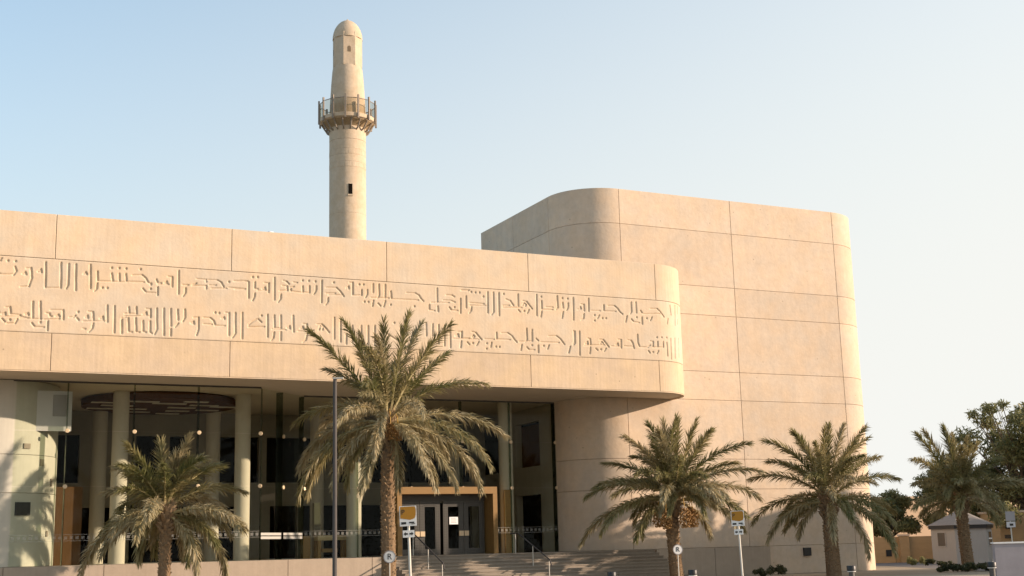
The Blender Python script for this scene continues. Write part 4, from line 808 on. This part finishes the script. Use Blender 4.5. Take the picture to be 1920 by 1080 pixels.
mb = MB(); mb.lathe([(KR+.13, 2.08), (KR+.13, 2.28)], K); mb.build('fascia', M_black, ks)
hr = KR+.2
for k in range(K):
    a, b = 2*math.pi*k/K, 2*math.pi*(k+1)/K; mb = MB(); mb.add([(hr*math.cos(a), hr*math.sin(a), 2.30), (hr*math.cos(b), hr*math.sin(b), 2.30), (0, 0, 3.25), (hr*math.cos(a), hr*math.sin(a), 2.285), (hr*math.cos(b), hr*math.sin(b), 2.285)], [(0, 1, 2), (3, 4, 1, 0)]); mb.build('roof_face', M_kroof, ks)

# background buildings and walls
bw = thing('boundary_wall', 'ochre rendered boundary wall with a square pillar behind the kiosk', 'wall', (22, 88, 0))
for k in range(4): MB().box(-6+k*9, -6+k*9+8.98, 0, .3, 0, 1.68).build('wall_panel', M_bgw2, bw)
pi = MB().box(3.25, 3.85, -.35, .0, 0, 1.72).build('pillar', M_bgw2, bw); MB().box(3.2, 3.9, -.4, .1, 1.722, 1.83).build('pillar_cap', M_bgw, pi)
MB().box(2.35, 2.72, -.04, -.002, .42, .85).build('vent', M_black, bw)
h1 = thing('rear_house', 'plain lime washed building rising behind the ochre boundary wall', 'building', (22.5, 92.5, 0), .32)
MB().box(0, 30, 0, 9, 0, 4.3).build('wall', M_bgw, h1); MB().box(-.1, 30.1, -.1, 9.1, 4.302, 4.5).build('parapet', M_bgw, h1)
MB().box(7.7, 8.7, -.06, -.002, 1.9, 2.6).build('window', M_kwin, h1)
h2 = thing('rear_house', 'lower ochre building behind the grey wall at the right edge', 'building', (30.6, 84, 0))
MB().box(0, 14, 0, 5, 0, 3.0).build('wall', M_bgw2, h2); MB().box(-.08, 14.08, -.08, 5.08, 3.002, 3.14).build('parapet', M_bgw, h2)
for x in (.35, ): MB().box(x, x+.4, -.06, -.002, 2.0, 2.25).build('vent', M_black, h2); MB().box(x-.1, x+.3, -.06, -.002, 1.4, 1.62).build('window', M_kwin, h2)
s3 = thing('traffic_sign', 'blue and white sign on a thin post beneath the rusty tree', 'sign', (22.35, 60, 0))
MB().tube([(0, 0, 0), (0, 0, 2.6)], .03, 8).build('post', M_polew, s3)
MB().lathe([(.3, -.01), (.3, .01)], 4).build('sign_plate', M_blindd, s3); s3c = [o for o in bpy.data.objects if o.parent == s3 and o.name.startswith('sign_plate')][0]; s3c.location = (0, -.05, 2.45); s3c.rotation_euler = (math.pi/2, math.pi/4, 0)
MB().box(-.2, .2, -.06, -.04, 1.95, 2.2).build('sub_plate', M_blind, s3); MB().box(-.06, .1, -.068, -.061, 2.02, 2.12).build('printed_words', M_black, s3)

# ------------------------------------------------------------------ trees and shrubs
def leaf_cloud(centres, nleaf, size, seed, stretch=1.0, hang=0):
    rng = np.random.default_rng(seed); V = []; F = []
    c = np.array([q[:3] for q in centres]); rad = np.array([q[3] for q in centres]); pr = rad**2.2/np.sum(rad**2.2)
    k = rng.choice(len(c), nleaf, p=pr); dr = rng.normal(size=(nleaf, 3)); dr /= np.linalg.norm(dr, axis=1)[:, None]
    rr = rng.random(nleaf)**.5*rng.choice([1, 1, 1.25], nleaf); p = c[k]+dr*(rr*rad[k])[:, None]*np.array([1, 1, .75])
    a = rng.normal(size=(nleaf, 3)); a[:, 2] -= hang; a /= np.linalg.norm(a, axis=1)[:, None]
    b = np.cross(a, rng.normal(size=(nleaf, 3))); b /= np.linalg.norm(b, axis=1)[:, None]
    s = size*rng.uniform(.6, 1.3, nleaf)[:, None]
    v = np.stack([p-a*s*stretch, p-b*s*.35, p+a*s*stretch, p+b*s*.35], 1).reshape(-1, 3)
    f = np.arange(nleaf*4).reshape(-1, 4)
    me = bpy.data.meshes.new('crown'); me.from_pydata(v.tolist(), [], f.tolist()); return me
def tree(loc, h, cr, label, seed, lm, nleaf, size=.16, name='broadleaf_tree', group=None, low=.3, stretch=1.0, wisps=0):
    rnd = random.Random(seed); t = thing(name, label, 'tree', loc, 0, group)
    mb = MB(); mb.tube([(0, 0, 0), (.1, .05, h*.18), (.05, .1, h*.36)], [.26, .2, .17], 8)
    cs = []
    for k in range(34+wisps):
        a = rnd.uniform(0, 6.28); rr = cr*math.sqrt(rnd.random())*.85; z = h*(low + (1-low)*rnd.random()) * (1-.18*(rr/cr)**2)
        if k >= 34: rr = cr*rnd.uniform(0, .8); z = h*rnd.uniform(.9, 1.08)
        rad = cr*rnd.uniform(.15, .30) if k < 34 else cr*rnd.uniform(.08, .14)
        c = (rr*math.cos(a), rr*math.sin(a), z); cs.append((*c, rad))
        mid = (c[0]*.45, c[1]*.45, h*.36+(z-h*.36)*.5)
        mb.tube([(.05, .1, h*.33), mid, c], [.10, .06, .02], 5)
        for q in range(3):
            d = Vector((rnd.gauss(0, 1), rnd.gauss(0, 1), rnd.gauss(0, .7))).normalized()*rad; mb.tube([mid, (c[0]+d.x, c[1]+d.y, c[2]+d.z)], [.035, .008], 4)
    mb.build('trunk', M_bark, t)
    me = leaf_cloud(cs, nleaf, size, seed, stretch); me.materials.append(lm); link('crown', me, t)
    return t
tree((33.4, 86, 0), 9.6, 5.0, 'large olive green tree rising behind the kiosk at the right edge', 3, L_tree, 27000, .15, stretch=1.4, wisps=16)
tree((35.0, 79, 0), 5.2, 2.9, 'rusty leaved small tree behind the grey wall at the right edge', 5, L_red, 12000, .12, low=.45)
tree((25.4, 91, 0), 4.6, 2.3, 'dark bushy tree left of the kiosk behind the boundary wall', 9, L_tree, 16000, .13, low=.5)
tree((30.6, 90, 0), 6.6, 3.2, 'mid green tree just right of the kiosk roof', 12, L_tree, 18000, .14, low=.4)
# hedge and small shrubs along the kerb
def shrub(loc, rx, ry, h, n, label, seed, lm=L_bush, size=.07, name='low_shrub', group='low dark shrubs by the walls'):
    rnd = random.Random(seed); cs = [(rnd.uniform(-rx, rx), rnd.uniform(-ry, ry), h*rnd.uniform(.25, .7), h*rnd.uniform(.22, .4)) for _ in range(max(7, int(rx*16)))]
    me = leaf_cloud(cs, n, size, seed); me.materials.append(lm); me.name = name; o = link(name, me); o.location = loc; tag(o, label, 'shrub', group); return o
shrub((20.9, 61.3, 0), 1.75, .35, .50, 6500, 'long low dark hedge around the foot of the rightmost palm', 61, name='hedge')
shrub((22.4, 75, 0), .38, .3, .62, 900, 'small pale tipped shrub left of the kiosk before the pillar', 62, L_tree)
shrub((23.4, 75, 0), .45, .25, .42, 900, 'low dark shrub between the pillar and the kiosk', 63)
shrub((24.1, 75, 0), .3, .25, .3, 600, 'smallest dark shrub touching the kiosk corner', 64)
shrub((11.1, 61.0, 0), .38, .3, .45, 900, 'black green shrub at the dark end of the low concrete wall', 65)
shrub((11.9, 61.5, 0), .4, .3, .62, 900, 'taller black green shrub beside the dark wall end', 66)

# surroundings to the right of the frame whose shade falls on the lower walls and steps
palm((31.0, 60.5, 0), 4.6, .3, 3.7, 40, 'date palm in the row beyond the right edge of the picture', 71, .15, 6.4)
palm((37.5, 62.5, 0), 5.2, .3, 3.7, 40, 'second date palm in the row beyond the right edge', 73, .15, 6.4)
tree((42.5, 61.0, 0), 9.0, 4.2, 'broad street tree beyond the right edge of the picture', 81, L_tree, 9000, .2, low=.25)
tree((51.0, 62.0, 0), 10.0, 4.6, 'tall street tree beyond the right edge of the picture', 83, L_tree, 9000, .2, low=.2)

nb = thing('unseen_shade_house', 'unseen sand coloured flat roofed house added beyond the right edge for its shade', 'building', (41, 54.5, 0))  # unseen house, added and sized to shade the lower block
MB().box(0, 11, 0, 11.5, 0, 9.9).build('wall', M_bgw2, nb); MB().box(-.1, 11.1, -.1, 11.6, 9.902, 10.4).build('parapet', M_bgw, nb)
for fz in (1.2, 4.4, 7.4):
    for yy in (1.2, 4.2, 7.2): MB().box(-.05, -.002, yy, yy+1.2, fz, fz+1.5).build('window', M_kwin, nb)
